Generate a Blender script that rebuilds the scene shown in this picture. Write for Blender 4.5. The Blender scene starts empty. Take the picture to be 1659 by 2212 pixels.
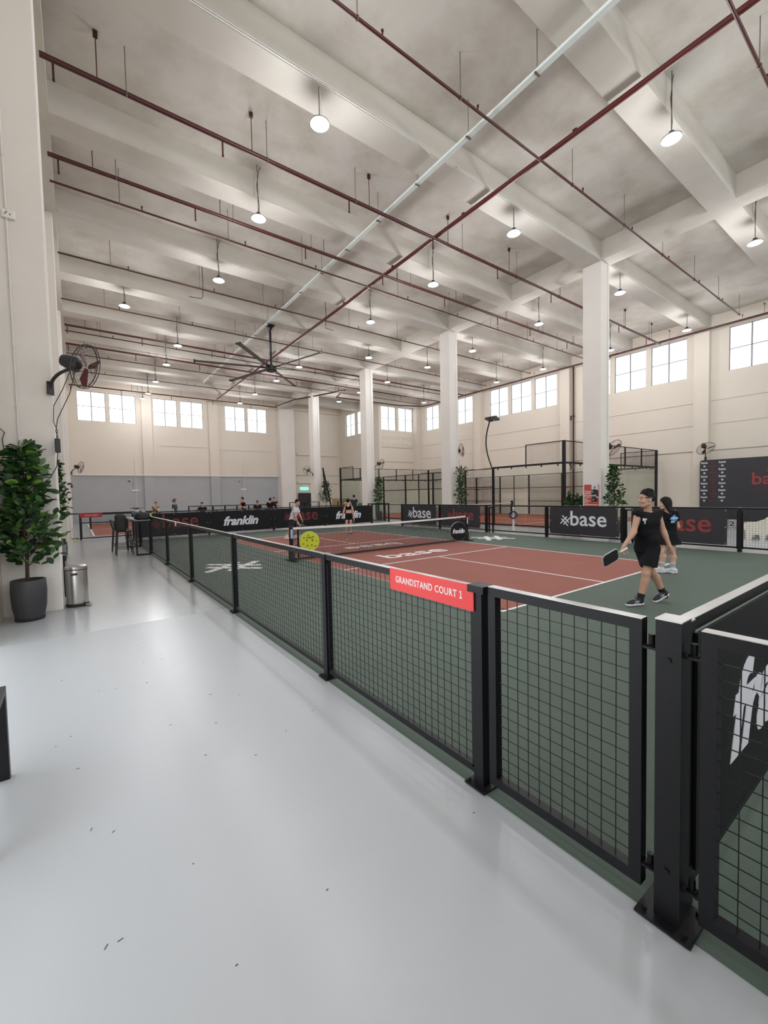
import bpy, bmesh, math, random
import numpy as np
from mathutils import Vector, Matrix
random.seed(7)
rng = np.random.RandomState(7)
SC = bpy.context.scene
COL = SC.collection
PI = math.pi

# ------------------------------------------------------------------ camera
YAW, PITCH, ROLL = 0.632385, -0.0422316, -0.0206889
CAMPOS = Vector((-4.93212, -3.85302, 1.75509))
_f = Vector((math.sin(YAW)*math.cos(PITCH), math.cos(YAW)*math.cos(PITCH), math.sin(PITCH)))
_r = Vector((math.cos(YAW), -math.sin(YAW), 0))
_u = _r.cross(_f)
_rr = _r*math.cos(ROLL) + _u*math.sin(ROLL)
_uu = _u*math.cos(ROLL) - _r*math.sin(ROLL)
cd = bpy.data.cameras.new('camera'); cam = bpy.data.objects.new('camera', cd); COL.objects.link(cam)
cam.matrix_world = Matrix(((_rr.x, _uu.x, -_f.x, CAMPOS.x), (_rr.y, _uu.y, -_f.y, CAMPOS.y), (_rr.z, _uu.z, -_f.z, CAMPOS.z), (0, 0, 0, 1)))
cd.sensor_fit = 'HORIZONTAL'; cd.sensor_width = 36.0; cd.lens = 36.0*904.743/1659.0
cd.clip_start = 0.05; cd.clip_end = 400
SC.camera = cam

# ------------------------------------------------------------------ sky, exposure
wd = bpy.data.worlds.new('sky'); SC.world = wd; wd.use_nodes = True
_bg = wd.node_tree.nodes['Background']
_bg.inputs[0].default_value = (0.93, 0.965, 1.0, 1); _bg.inputs[1].default_value = 1.9
SC.view_settings.view_transform = 'Standard'; SC.view_settings.look = 'None'
SC.view_settings.gamma = 1.0; SC.view_settings.use_curve_mapping = False
SC.view_settings.exposure = 0.46
try:
    SC.cycles.max_bounces = 6; SC.cycles.diffuse_bounces = 4; SC.cycles.glossy_bounces = 2
    SC.cycles.transparent_max_bounces = 24; SC.cycles.transmission_bounces = 4
    SC.cycles.caustics_reflective = False; SC.cycles.caustics_refractive = False
    SC.cycles.sample_clamp_indirect = 6.0; SC.cycles.adaptive_threshold = .03
    SC.cycles.use_denoising = True
except Exception:
    pass

# ------------------------------------------------------------------ materials
def srgb(r, g, b):
    f = lambda c: (c/255/12.92) if c/255 <= .04045 else ((c/255+.055)/1.055)**2.4
    return (f(r), f(g), f(b))
_M = {}
def mat(name, rgb, rough=.6, metal=0., var=.06, scale=6., bump=0., bscale=60., spec=.5, emit=None, estr=0., alpha=1., coat=0.):
    """procedural principled material with a little noise in colour and roughness"""
    if name in _M: return _M[name]
    m = bpy.data.materials.new(name); m.use_nodes = True; _M[name] = m
    nt = m.node_tree; N = nt.nodes; L = nt.links; b = N['Principled BSDF']
    b.inputs['Roughness'].default_value = rough; b.inputs['Metallic'].default_value = metal
    b.inputs['Specular IOR Level'].default_value = spec
    b.inputs['Coat Weight'].default_value = coat
    tc = N.new('ShaderNodeTexCoord')
    nz = N.new('ShaderNodeTexNoise'); nz.inputs['Scale'].default_value = scale; nz.inputs['Detail'].default_value = 4
    L.new(tc.outputs['Object'], nz.inputs['Vector'])
    mx = N.new('ShaderNodeMix'); mx.data_type = 'RGBA'
    mx.inputs[6].default_value = (*[c*(1-var) for c in rgb], 1); mx.inputs[7].default_value = (*[min(1, c*(1+var)) for c in rgb], 1)
    L.new(nz.outputs['Fac'], mx.inputs[0]); L.new(mx.outputs[2], b.inputs['Base Color'])
    if bump:
        n2 = N.new('ShaderNodeTexNoise'); n2.inputs['Scale'].default_value = bscale; n2.inputs['Detail'].default_value = 3
        L.new(tc.outputs['Object'], n2.inputs['Vector'])
        bp = N.new('ShaderNodeBump'); bp.inputs['Strength'].default_value = bump; bp.inputs['Distance'].default_value = .01
        L.new(n2.outputs['Fac'], bp.inputs['Height']); L.new(bp.outputs[0], b.inputs['Normal'])
    if emit:
        b.inputs['Emission Color'].default_value = (*emit, 1); b.inputs['Emission Strength'].default_value = estr
    if alpha < 1: b.inputs['Alpha'].default_value = alpha
    return m
def stained(name, rgb, dark, rough=.85, s1=.35, s2=2.2, amount=.55, bump=.15, blocks=False):
    """painted concrete with broad stains and fine mottling"""
    m = bpy.data.materials.new(name); m.use_nodes = True; _M[name] = m
    nt = m.node_tree; N = nt.nodes; L = nt.links; b = N['Principled BSDF']; b.inputs['Roughness'].default_value = rough
    b.inputs['Specular IOR Level'].default_value = .25
    tc = N.new('ShaderNodeTexCoord')
    a = N.new('ShaderNodeTexNoise'); a.inputs['Scale'].default_value = s1; a.inputs['Detail'].default_value = 6; a.inputs['Roughness'].default_value = .6
    c = N.new('ShaderNodeTexNoise'); c.inputs['Scale'].default_value = s2; c.inputs['Detail'].default_value = 8; c.inputs['Roughness'].default_value = .7
    L.new(tc.outputs['Object'], a.inputs['Vector']); L.new(tc.outputs['Object'], c.inputs['Vector'])
    r1 = N.new('ShaderNodeMapRange'); r1.inputs[1].default_value = .38; r1.inputs[2].default_value = .68; L.new(a.outputs['Fac'], r1.inputs[0])
    ml = N.new('ShaderNodeMath'); ml.operation = 'MULTIPLY'; L.new(r1.outputs[0], ml.inputs[0]); L.new(c.outputs['Fac'], ml.inputs[1])
    mm = N.new('ShaderNodeMath'); mm.operation = 'MULTIPLY'; mm.inputs[1].default_value = amount*2; L.new(ml.outputs[0], mm.inputs[0]); mm.use_clamp = True
    mx = N.new('ShaderNodeMix'); mx.data_type = 'RGBA'; mx.inputs[6].default_value = (*rgb, 1); mx.inputs[7].default_value = (*dark, 1)
    L.new(mm.outputs[0], mx.inputs[0]); L.new(mx.outputs[2], b.inputs['Base Color'])
    bp = N.new('ShaderNodeBump'); bp.inputs['Strength'].default_value = bump; bp.inputs['Distance'].default_value = .01
    L.new(c.outputs['Fac'], bp.inputs['Height']); L.new(bp.outputs[0], b.inputs['Normal'])
    return m
def glassmat(name, tint, amount=.12):
    m = bpy.data.materials.new(name); m.use_nodes = True; _M[name] = m
    nt = m.node_tree; N = nt.nodes; L = nt.links; N.remove(N['Principled BSDF'])
    t = N.new('ShaderNodeBsdfTransparent'); t.inputs[0].default_value = (*tint, 1)
    g = N.new('ShaderNodeBsdfGlossy'); g.inputs['Roughness'].default_value = .03
    nz = N.new('ShaderNodeTexNoise'); nz.inputs['Scale'].default_value = 3
    mr = N.new('ShaderNodeMapRange'); mr.inputs[3].default_value = .6*amount; mr.inputs[4].default_value = 1.4*amount; L.new(nz.outputs['Fac'], mr.inputs[0])
    fr = N.new('ShaderNodeLayerWeight'); fr.inputs[0].default_value = .5
    pw_ = N.new('ShaderNodeMath'); pw_.operation = 'POWER'; L.new(fr.outputs['Facing'], pw_.inputs[0]); pw_.inputs[1].default_value = 5
    ad = N.new('ShaderNodeMath'); ad.operation = 'MULTIPLY'; L.new(pw_.outputs[0], ad.inputs[0]); ad.inputs[1].default_value = .6
    a2 = N.new('ShaderNodeMath'); a2.operation = 'ADD'; L.new(ad.outputs[0], a2.inputs[0]); L.new(mr.outputs[0], a2.inputs[1]); a2.use_clamp = True
    x = N.new('ShaderNodeMixShader'); L.new(a2.outputs[0], x.inputs[0]); L.new(t.outputs[0], x.inputs[1]); L.new(g.outputs[0], x.inputs[2])
    L.new(x.outputs[0], N['Material Output'].inputs['Surface'])
    return m

# ------------------------------------------------------------------ mesh helpers
def _frame(d):
    d = Vector(d).normalized(); a = Vector((0, 0, 1)) if abs(d.z) < .95 else Vector((1, 0, 0))
    x = a.cross(d).normalized(); return x, d.cross(x)
class MB:
    """collects shapes; build() links them as one mesh object"""
    def __init__(s): s.v = []; s.f = []
    def add(s, vs, fs):
        o = len(s.v); s.v += [tuple(p) for p in vs]; s.f += [tuple(i+o for i in q) for q in fs]; return s
    def box(s, x0, x1, y0, y1, z0, z1):
        return s.add([(x0,y0,z0),(x1,y0,z0),(x1,y1,z0),(x0,y1,z0),(x0,y0,z1),(x1,y0,z1),(x1,y1,z1),(x0,y1,z1)],
                     [(0,3,2,1),(4,5,6,7),(0,1,5,4),(1,2,6,5),(2,3,7,6),(3,0,4,7)])
    def bbox(s, x0, x1, y0, y1, z0, z1, b=.01):
        """box with chamfered vertical edges and top"""
        b = min(b, (x1-x0)*.45, (y1-y0)*.45, (z1-z0)*.45)
        def ring(i, z): return [(x0+b+i,y0+i,z),(x1-b-i,y0+i,z),(x1-i,y0+b+i,z),(x1-i,y1-b-i,z),(x1-b-i,y1-i,z),(x0+b+i,y1-i,z),(x0+i,y1-b-i,z),(x0+i,y0+b+i,z)]
        vs = ring(b*.7, z0)+ring(0, z0+b)+ring(0, z1-b)+ring(b*.7, z1)
        fs = [tuple(range(7, -1, -1)), tuple(range(24, 32))]
        for k in range(3):
            for i in range(8): j = (i+1) % 8; fs.append((k*8+i, k*8+j, k*8+8+j, k*8+8+i))
        return s.add(vs, fs)
    def obox(s, c, ax, ay, az):
        c, ax, ay, az = Vector(c), Vector(ax), Vector(ay), Vector(az)
        vs = [c+sx*ax+sy*ay+sz*az for sz in (-1, 1) for sx, sy in ((-1,-1),(1,-1),(1,1),(-1,1))]
        return s.add(vs, [(0,3,2,1),(4,5,6,7),(0,1,5,4),(1,2,6,5),(2,3,7,6),(3,0,4,7)])
    def cyl(s, p0, p1, r0, r1=None, n=10, cap=True):
        r1 = r0 if r1 is None else r1
        p0, p1 = Vector(p0), Vector(p1); x, y = _frame(p1-p0)
        vs = []
        for p, r in ((p0, r0), (p1, r1)):
            for i in range(n):
                a = 2*PI*i/n + PI/n; vs.append(p + x*(r*math.cos(a)) + y*(r*math.sin(a)))
        fs = [(i, (i+1) % n, n+(i+1) % n, n+i) for i in range(n)]
        if cap: fs += [tuple(range(n-1, -1, -1)), tuple(range(n, 2*n))]
        return s.add(vs, fs)
    def bar(s, p0, p1, w, h=None):
        """rectangular bar; w across (horizontal), h along the other normal"""
        h = w if h is None else h
        p0, p1 = Vector(p0), Vector(p1); x, y = _frame(p1-p0)
        vs = [p+sx*x*w/2+sy*y*h/2 for p in (p0, p1) for sx, sy in ((-1,-1),(1,-1),(1,1),(-1,1))]
        return s.add(vs, [(0,3,2,1),(4,5,6,7),(0,1,5,4),(1,2,6,5),(2,3,7,6),(3,0,4,7)])
    def tube(s, pts, r, n=8, r2=None):
        pts = [Vector(p) for p in pts]; m = len(pts); vs = []; prev = None
        for k, p in enumerate(pts):
            d = (pts[min(k+1, m-1)]-pts[max(k-1, 0)]).normalized()
            if prev is None: x, y = _frame(d)
            else:
                x = prev - d*prev.dot(d); x.normalize(); y = d.cross(x)
            prev = x; rr = r if r2 is None else r+(r2-r)*k/(m-1)
            for i in range(n): a = 2*PI*i/n; vs.append(p+x*(rr*math.cos(a))+y*(rr*math.sin(a)))
        fs = [(k*n+i, k*n+(i+1) % n, (k+1)*n+(i+1) % n, (k+1)*n+i) for k in range(m-1) for i in range(n)]
        fs += [tuple(range(n-1, -1, -1)), tuple(range((m-1)*n, m*n))]
        return s.add(vs, fs)
    def lathe(s, prof, n=20, c=(0, 0, 0), sx=1, sy=1):
        vs = []; fs = []; m = len(prof)
        for r, z in prof:
            for i in range(n): a = 2*PI*i/n; vs.append((c[0]+r*sx*math.cos(a), c[1]+r*sy*math.sin(a), c[2]+z))
        for k in range(m-1):
            for i in range(n): fs.append((k*n+i, k*n+(i+1) % n, (k+1)*n+(i+1) % n, (k+1)*n+i))
        fs += [tuple(range(n-1, -1, -1)), tuple(range((m-1)*n, m*n))]
        return s.add(vs, fs)
    def ring(s, c, nrm, R, r, n=32, m=6):
        c = Vector(c); x, y = _frame(nrm); d = Vector(nrm).normalized(); vs = []
        for i in range(n):
            a = 2*PI*i/n; rad = x*math.cos(a)+y*math.sin(a)
            for j in range(m): b = 2*PI*j/m; vs.append(c+rad*(R+r*math.cos(b))+d*(r*math.sin(b)))
        return s.add(vs, [(i*m+j, ((i+1) % n)*m+j, ((i+1) % n)*m+(j+1) % m, i*m+(j+1) % m) for i in range(n) for j in range(m)])
    def disc(s, c, nrm, R, t=.01, n=32, sy=1.):
        c = Vector(c); x, y = _frame(nrm); d = Vector(nrm).normalized()*t/2; vs = []
        for o in (-1, 1):
            for i in range(n): a = 2*PI*i/n; vs.append(c+x*R*math.cos(a)+y*R*sy*math.sin(a)+d*o)
        return s.add(vs, [(i, (i+1) % n, n+(i+1) % n, n+i) for i in range(n)]+[tuple(range(n-1, -1, -1)), tuple(range(n, 2*n))])
    def prism(s, poly, o, ax, ay, az):
        """polygon in (ax, ay) at o, extruded along az"""
        o, ax, ay, az = Vector(o), Vector(ax), Vector(ay), Vector(az); n = len(poly)
        vs = [o+ax*p[0]+ay*p[1]+az*t for t in (0, 1) for p in poly]
        return s.add(vs, [(i, (i+1) % n, n+(i+1) % n, n+i) for i in range(n)]+[tuple(range(n-1, -1, -1)), tuple(range(n, 2*n))])
    def sphere(s, c, r, n=12, m=8, sz=1.):
        c = Vector(c); vs = []; fs = []
        for k in range(1, m):
            t = PI*k/m
            for i in range(n): a = 2*PI*i/n; vs.append(c+Vector((r*math.sin(t)*math.cos(a), r*math.sin(t)*math.sin(a), r*sz*math.cos(t))))
        vs += [c+Vector((0, 0, r*sz)), c-Vector((0, 0, r*sz))]; q = len(vs)
        for k in range(m-2):
            for i in range(n): fs.append((k*n+i, (k+1)*n+i, (k+1)*n+(i+1) % n, k*n+(i+1) % n))
        for i in range(n): fs.append((q-2, i, (i+1) % n)); fs.append((q-1, (m-2)*n+(i+1) % n, (m-2)*n+i))
        return s.add(vs, fs)
    def mesh(s, name, m, smooth=False):
        me = bpy.data.meshes.new(name); me.from_pydata(s.v, [], s.f)
        if m: me.materials.append(_M[m] if isinstance(m, str) else m)
        if smooth:
            me.polygons.foreach_set('use_smooth', [True]*len(me.polygons))
            try: me.set_sharp_from_angle(angle=math.radians(40))
            except Exception: pass
        me.update(); return me
    def build(s, name, m, parent=None, smooth=False, off=True):
        """vertices are in world space; they are stored relative to the parent's origin"""
        if parent is not None and off:
            o = worldloc(parent); s.v = [(a-o[0], b-o[1], c-o[2]) for a, b, c in s.v]
        return link(name, s.mesh(name, m, smooth), parent)
def worldloc(o):
    p = Vector((0, 0, 0))
    while o is not None: p += o.location; o = o.parent
    return p
def link(name, me, parent=None, loc=None):
    o = bpy.data.objects.new(name, me); COL.objects.link(o)
    if parent is not None: o.parent = parent
    if loc is not None: o.location = loc
    return o
def tag(o, label=None, cat=None, group=None, kind=None):
    if label: o['label'] = label
    if cat: o['category'] = cat
    if group: o['group'] = group
    if kind: o['kind'] = kind
    return o
def thing(name, label, cat, loc=(0, 0, 0), rz=0, group=None, kind=None):
    o = link(name, None, None, loc); o.rotation_euler = (0, 0, rz); o.empty_display_size = .1
    return tag(o, label, cat, group, kind)
def struct(name, mb, m, smooth=False):
    return tag(mb.build(name, m, None, smooth), kind='structure')
def copy_tree(o, parent=None):
    c = o.copy(); COL.objects.link(c); c.parent = parent
    for ch in list(o.children): copy_tree(ch, c)
    return c
def center(o):
    """moves a mesh object's origin to the base centre of its own bounds (top-level meshes)"""
    me = o.data; n = len(me.vertices); a = np.empty(n*3); me.vertices.foreach_get('co', a); a = a.reshape(-1, 3)
    c = (a.min(0)+a.max(0))/2; c[2] = a[:, 2].min(); a -= c; me.vertices.foreach_set('co', a.ravel()); me.update(); o.location = c
    return o
_TXT = {}
def text_mesh(name, s, m, bold=0., shear=0., spacing=1., res=3):
    key = (s, bold, shear, spacing)
    if key not in _TXT:
        tmp = bpy.data.scenes.new('tmp') if 'tmp' not in bpy.data.scenes else bpy.data.scenes['tmp']
        cu = bpy.data.curves.new(name, 'FONT'); cu.body = s; cu.size = 1.; cu.offset = bold; cu.shear = shear
        cu.extrude = .002; cu.space_character = spacing; cu.resolution_u = res
        o = bpy.data.objects.new(name, cu); tmp.collection.objects.link(o)
        me = o.to_mesh(); n = len(me.vertices); a = np.empty(n*3); me.vertices.foreach_get('co', a)
        _TXT[key] = (a.reshape(-1, 3), [tuple(p.vertices) for p in me.polygons]); o.to_mesh_clear()
        bpy.data.objects.remove(o); bpy.data.curves.remove(cu); bpy.data.scenes.remove(tmp)
    v, f = _TXT[key]; me = bpy.data.meshes.new(name); me.from_pydata(v.tolist(), [], f); me.materials.append(_M[m]); return me
def text(name, s, origin, ax, ay, width, m, parent=None, bold=0., shear=0., depth=.004, spacing=1., height=None):
    """lettering whose ink box starts at origin (world), width along ax, up along ay"""
    me = text_mesh(name, s, m, bold, shear, spacing)
    n = len(me.vertices); a = np.empty(n*3); me.vertices.foreach_get('co', a); a = a.reshape(-1, 3)
    lo, hi = a.min(0), a.max(0); k = width/(hi[0]-lo[0]); ky = k if height is None else height/(hi[1]-lo[1])
    ax, ay = Vector(ax).normalized(), Vector(ay).normalized(); az = ax.cross(ay)
    p = np.array(origin)+np.outer((a[:, 0]-lo[0])*k, ax)+np.outer((a[:, 1]-lo[1])*ky, ay)+np.outer(a[:, 2]/.004*depth, az)
    if parent is not None: p = p-np.array(worldloc(parent))
    me.vertices.foreach_set('co', p.ravel()); me.update()
    return link(name, me, parent)
def hash_logo(mb, o, ax, ay, s, t=.004, w=.115):
    """two pairs of crossing diagonal strokes with rounded ends inside a square of side s centred at o"""
    o = Vector(o); ax = Vector(ax).normalized(); ay = Vector(ay).normalized(); az = ax.cross(ay)*t
    e1 = (ax+ay).normalized(); e2 = (ay-ax).normalized()
    hw = w*s*.5
    for (d, n, off, l0, l1) in ((e1, e2, .16, -.58, .40), (e1, e2, -.16, -.40, .58), (e2, e1, .16, -.40, .58), (e2, e1, -.16, -.58, .40)):
        a = o+n*(off*s); poly = []
        for k in range(7): an = PI/2+PI*k/6; poly.append((l0*s+hw*math.cos(an), hw*math.sin(an)))
        for k in range(7): an = -PI/2+PI*k/6; poly.append((l1*s+hw*math.cos(an), hw*math.sin(an)))
        mb.prism(poly, a-az/2+(az*.3 if d is e2 else az*0), d, n, az)
    return mb
# ------------------------------------------------------------------ palette
stained('ceiling_paint', (.66, .625, .575), (.47, .43, .37), s1=.55, s2=1.4, amount=.95, bump=.08)
stained('beam_paint', (.64, .605, .55), (.50, .46, .40), s1=.5, s2=1.8, amount=.5, bump=.08)
stained('wall_cream', (.75, .69, .605), (.69, .62, .525), s1=.4, s2=2., amount=.35, bump=.1)
stained('column_paint', (.80, .765, .72), (.70, .655, .60), s1=.8, s2=3., amount=.3, bump=.12)
stained('pillar_paint', (.80, .755, .71), (.70, .65, .59), s1=.9, s2=5., amount=.35, bump=.25)
stained('dado_grey', (.44, .46, .475), (.38, .395, .41), s1=.5, s2=2., amount=.4, bump=.1)
mat('white_trim', (.78, .77, .74), .5)
mat('conduit_white', (.74, .73, .70), .45)
mat('frame_grey', (.22, .23, .25), .45)
mat('black_steel', (.0055, .0055, .0075), .45, spec=.35, var=.15, scale=14, bump=.05, bscale=200)
mat('rail_sheen', (.50, .49, .48), .30, metal=.75, var=.12, scale=20)  # pale metal standing in for glare on black-painted tops
mat('black_vinyl', (.010, .0095, .012), .6, spec=.25, var=.2, scale=4, bump=.04, bscale=25)
mat('charcoal_board', (.030, .029, .036), .45, var=.12, scale=3, bump=.03, bscale=80)
mat('white_print', (.80, .81, .88), .5, var=.03)
mat('red_print', (.30, .045, .045), .55, var=.05)
mat('dim_red_print', (.17, .018, .020), .55, var=.05)
mat('sign_red', (.78, .045, .045), .4, var=.03)
mat('dark_red_sign', (.40, .02, .025), .45, var=.03)
mat('pipe_red', (.060, .010, .009), .45, var=.15, scale=9)
mat('pipe_red_main', (.115, .016, .014), .45, var=.15, scale=9)
mat('steel_rod', (.16, .15, .14), .5, metal=.4)
mat('tray_white', (.80, .86, .84), .4)
mat('line_white', (.86, .87, .86), .6, var=.03, bump=.05)
mat('terracotta', (.315, .105, .078), .78, var=.10, scale=1.5, bump=.25, bscale=220)
mat('court_green', (.088, .124, .098), .72, var=.14, scale=1.2, bump=.25, bscale=220)
mat('padel_floor', (.34, .098, .055), .85, var=.10, scale=2., bump=.2, bscale=160)
mat('stainless', (.50, .48, .46), .28, metal=.9, var=.08, scale=40)
mat('black_plastic', (.02, .02, .022), .45)
mat('fan_blade_red', (.09, .010, .014), .5)
mat('fan_blade_grey', (.20, .20, .19), .5)
mat('fan_blade_pale', (.55, .55, .54), .4)
mat('lamp_body', (.05, .05, .055), .4, metal=.5)
mat('lamp_rim', (.35, .36, .37), .35, metal=.6)
mat('lamp_lens', (.9, .95, 1.), .4, emit=(.90, .96, 1.), estr=26.)
mat('cable_black', (.015, .015, .016), .6)
mat('cable_grey', (.25, .24, .23), .6)
mat('socket_white', (.80, .79, .76), .4)
mat('pot_charcoal', (.040, .040, .045), .55, var=.25, scale=5, bump=.1, bscale=50)
mat('soil', (.10, .055, .03), .95, bump=.6, bscale=40)
mat('bark', (.045, .033, .024), .9, bump=.5, bscale=60)
mat('leaf_dark', (.022, .060, .020), .38, var=.35, scale=8)
mat('leaf_mid', (.040, .105, .022), .38, var=.35, scale=8)
mat('leaf_light', (.13, .25, .03), .4, var=.3, scale=8)
mat('paper_white', (.84, .84, .83), .6, var=.02)
mat('poster_red', (.50, .075, .055), .5, var=.03)
mat('net_cord', (.02, .02, .022), .8)
mat('net_tape', (.80, .80, .77), .6, bump=.1)
mat('ball_yellow', (.62, .68, .03), .45, var=.05)
mat('ball_yellow_bright', (.60, .80, .02), .5, var=.05)
mat('hole_dark', (.16, .18, .02), .6)
mat('blue_strap', (.02, .03, .13), .6)
mat('cardboard', (.40, .27, .14), .85)
mat('chair_white', (.76, .73, .64), .45)
mat('exit_green', (.02, .35, .25), .4, emit=(.30, .95, .85), estr=.8)
mat('door_dark', (.020, .018, .022), .5)
mat('blue_plastic', (.03, .14, .26), .4)
glassmat('window_glass', (.98, .99, 1.), .02)
glassmat('padel_glass', (.945, .97, .955), .03)
mat('strip_dark', (.10, .09, .08), .7)
def floor_material():
    m = bpy.data.materials.new('epoxy_floor'); m.use_nodes = True; _M['epoxy_floor'] = m
    nt = m.node_tree; N = nt.nodes; L = nt.links; b = N['Principled BSDF']
    tc = N.new('ShaderNodeTexCoord')
    a = N.new('ShaderNodeTexNoise'); a.inputs['Scale'].default_value = .7; a.inputs['Detail'].default_value = 5
    c = N.new('ShaderNodeTexNoise'); c.inputs['Scale'].default_value = 3.5; c.inputs['Detail'].default_value = 6
    mp = N.new('ShaderNodeMapping'); mp.inputs['Scale'].default_value = (1.5, .35, 1)
    L.new(tc.outputs['Object'], mp.inputs[0]); L.new(mp.outputs[0], a.inputs['Vector']); L.new(tc.outputs['Object'], c.inputs['Vector'])
    mx = N.new('ShaderNodeMix'); mx.data_type = 'RGBA'; mx.inputs[6].default_value = (.425, .445, .465, 1); mx.inputs[7].default_value = (.495, .515, .535, 1)
    L.new(a.outputs['Fac'], mx.inputs[0]); L.new(mx.outputs[2], b.inputs['Base Color'])
    mr = N.new('ShaderNodeMapRange'); mr.inputs[3].default_value = .27; mr.inputs[4].default_value = .33; L.new(c.outputs['Fac'], mr.inputs[0])
    # the second coat beyond the joint across the aisle is glossier
    sp = N.new('ShaderNodeSeparateXYZ'); L.new(tc.outputs['Object'], sp.inputs[0])
    gt = N.new('ShaderNodeMath'); gt.operation = 'GREATER_THAN'; gt.inputs[1].default_value = 2.95; L.new(sp.outputs[1], gt.inputs[0])
    ml = N.new('ShaderNodeMath'); ml.operation = 'MULTIPLY_ADD'; ml.inputs[1].default_value = -.10; L.new(gt.outputs[0], ml.inputs[0]); L.new(mr.outputs[0], ml.inputs[2])
    L.new(ml.outputs[0], b.inputs['Roughness']); b.inputs['Specular IOR Level'].default_value = .55
    bp = N.new('ShaderNodeBump'); bp.inputs['Strength'].default_value = .0; bp.inputs['Distance'].default_value = .01
floor_material()
# ------------------------------------------------------------------ setting: shell of the hall
XL, XR = -5.90, 23.35          # left and right wall planes
YF, YR, XM = 36.2, 28.75, 18.55  # far wall (left part), far wall (right part), return wall between them
ZS, ZB = 11.08, 10.37          # slab underside, beam underside
YN = -14.0                     # the hall goes on behind the camera to here
SIDE_GAP = 3.0                     # head of an unseen left opening, added to brighten the floor
OPEN0 = 5.0                    # unseen openings behind and left, shaped to light the ceiling, start here
GX0, GX1, GY0, GY1 = -3.085, 9.36, YN, 16.86   # green court surface

struct('floor', MB().box(XL-.3, XR+.3, YN, YR+.3, -.3, 0).box(XL-.3, XM+.3, YR+.3, YF+.3, -.3, 0), 'epoxy_floor')
court = tag(MB().box(GX0, GX1, GY0, GY1, .0, .006).build('floor_court', 'court_green'), kind='structure')
MB().box(0, 6.1, 0, 13.41, .006, .009).build('playing_area', 'terracotta', court)
LW = .05
for r in ((0, 6.1, 0, LW), (0, 6.1, 13.41-LW, 13.41), (0, LW, LW, 13.41-LW), (6.1-LW, 6.1, LW, 13.41-LW),
          (LW, 6.1-LW, 4.575-LW, 4.575), (LW, 6.1-LW, 8.835, 8.835+LW), (3.05-LW/2, 3.05+LW/2, LW, 4.575-LW), (3.05-LW/2, 3.05+LW/2, 8.835+LW, 13.41-LW)):
    MB().box(r[0], r[1], r[2], r[3], .009, .0115).build('court_line', 'line_white', court)

ceil = struct('ceiling', MB().box(XL-.3, XR+.3, YN, YR+.3, ZS, ZS+.3).box(XL-.3, XM+.3, YR+.3, YF+.3, ZS, ZS+.3), 'ceiling_paint')
for k in range(-4, 8):
    y0 = 4.22+4*k
    x1 = XR if y0 < YR-.5 else XM
    if y0 > YF-.3: break
    MB().box(-5.1, x1, y0, y0+.70, ZB, ZS).build('beam', 'beam_paint', ceil)
MB().box(11.33, 11.98, YN, YF, ZB+.002, ZS).build('spine_beam', 'beam_paint', ceil)
MB().box(XL-.05, -5.08, YN, YF, ZB-.01, ZS).build('edge_beam', 'beam_paint', ceil)
MB().box(-5.1, XM, YF-.45, YF, ZB+.05, ZS).build('edge_beam', 'wall_cream', ceil)
MB().box(XM, XR, YR-.4, YR, ZB+.05, ZS).build('edge_beam', 'wall_cream', ceil)

# walls with real window openings: strips around a row of holes
WZ0, WZ1 = 7.95, 10.24
WW = 1.85
def wall_with_windows(name, axis, plane, thick, a0, a1, holes, m, zsplit=None):
    """axis 'x': wall runs along x at y=plane (thick towards +y); axis 'y': runs along y at x=plane (thick towards +x)"""
    w = MB()
    def bx(p0, p1, z0, z1):
        if axis == 'x': w.box(p0, p1, plane, plane+thick, z0, z1)
        else: w.box(plane, plane+thick, p0, p1, z0, z1)
    bx(a0, a1, 0, WZ0); bx(a0, a1, WZ1, ZS)
    e = a0
    for h0, h1 in sorted(holes): bx(e, h0, WZ0, WZ1); e = h1
    bx(e, a1, WZ0, WZ1)
    return struct(name, w, m)
right_holes = [(y, y+WW) for b in (-3.11, 4.9, 12.9, 20.9) for y in (b+.43, b+.43+2.13, b+.43+4.26)]
right_holes = [h for h in right_holes if h[1] < YR]
wall_with_windows('wall_right', 'y', XR, .25, YN, YR, right_holes, 'wall_cream')
far_holes = [(x, x+WW) for x in (-4.62, -2.55, .55, 2.66, 6.45, 8.55)]
wall_with_windows('wall_far', 'x', YF, .25, XL-.3, XM, far_holes, 'wall_cream')
far2_holes = [(18.85, 18.85+WW), (20.98, 20.98+WW)]
wall_with_windows('wall_far_right', 'x', YR, .25, XM+.25, XR+.25, far2_holes, 'wall_cream')
ret_holes = [(30.85, 30.85+WW), (32.98, 32.98+WW)]
wall_with_windows('wall_return', 'y', XM, .25, YR, YF, ret_holes, 'wall_cream')
struct('wall_left', MB().box(XL-.25, XL, 4.6, YF, 0, ZS).box(XL-.25, XL, YN, -2.65, 0, OPEN0).box(XL-.25, XL, -2.65, 3.0, SIDE_GAP, OPEN0).box(XL-.25, XL, 3.0, 4.6, 0, OPEN0).box(XL-.25, XL, YN, 4.6, 10.3, ZS).box(XL-.25, XL, -3.4, 4.6, OPEN0, 10.3), 'wall_cream')
struct('wall_back', MB().box(XL-.25, XR+.25, YN-.25, YN, 10.3, ZS).box(XL-.25, XR+.25, YN-.25, YN, 0, OPEN0), 'wall_cream')
wn = 0
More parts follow.
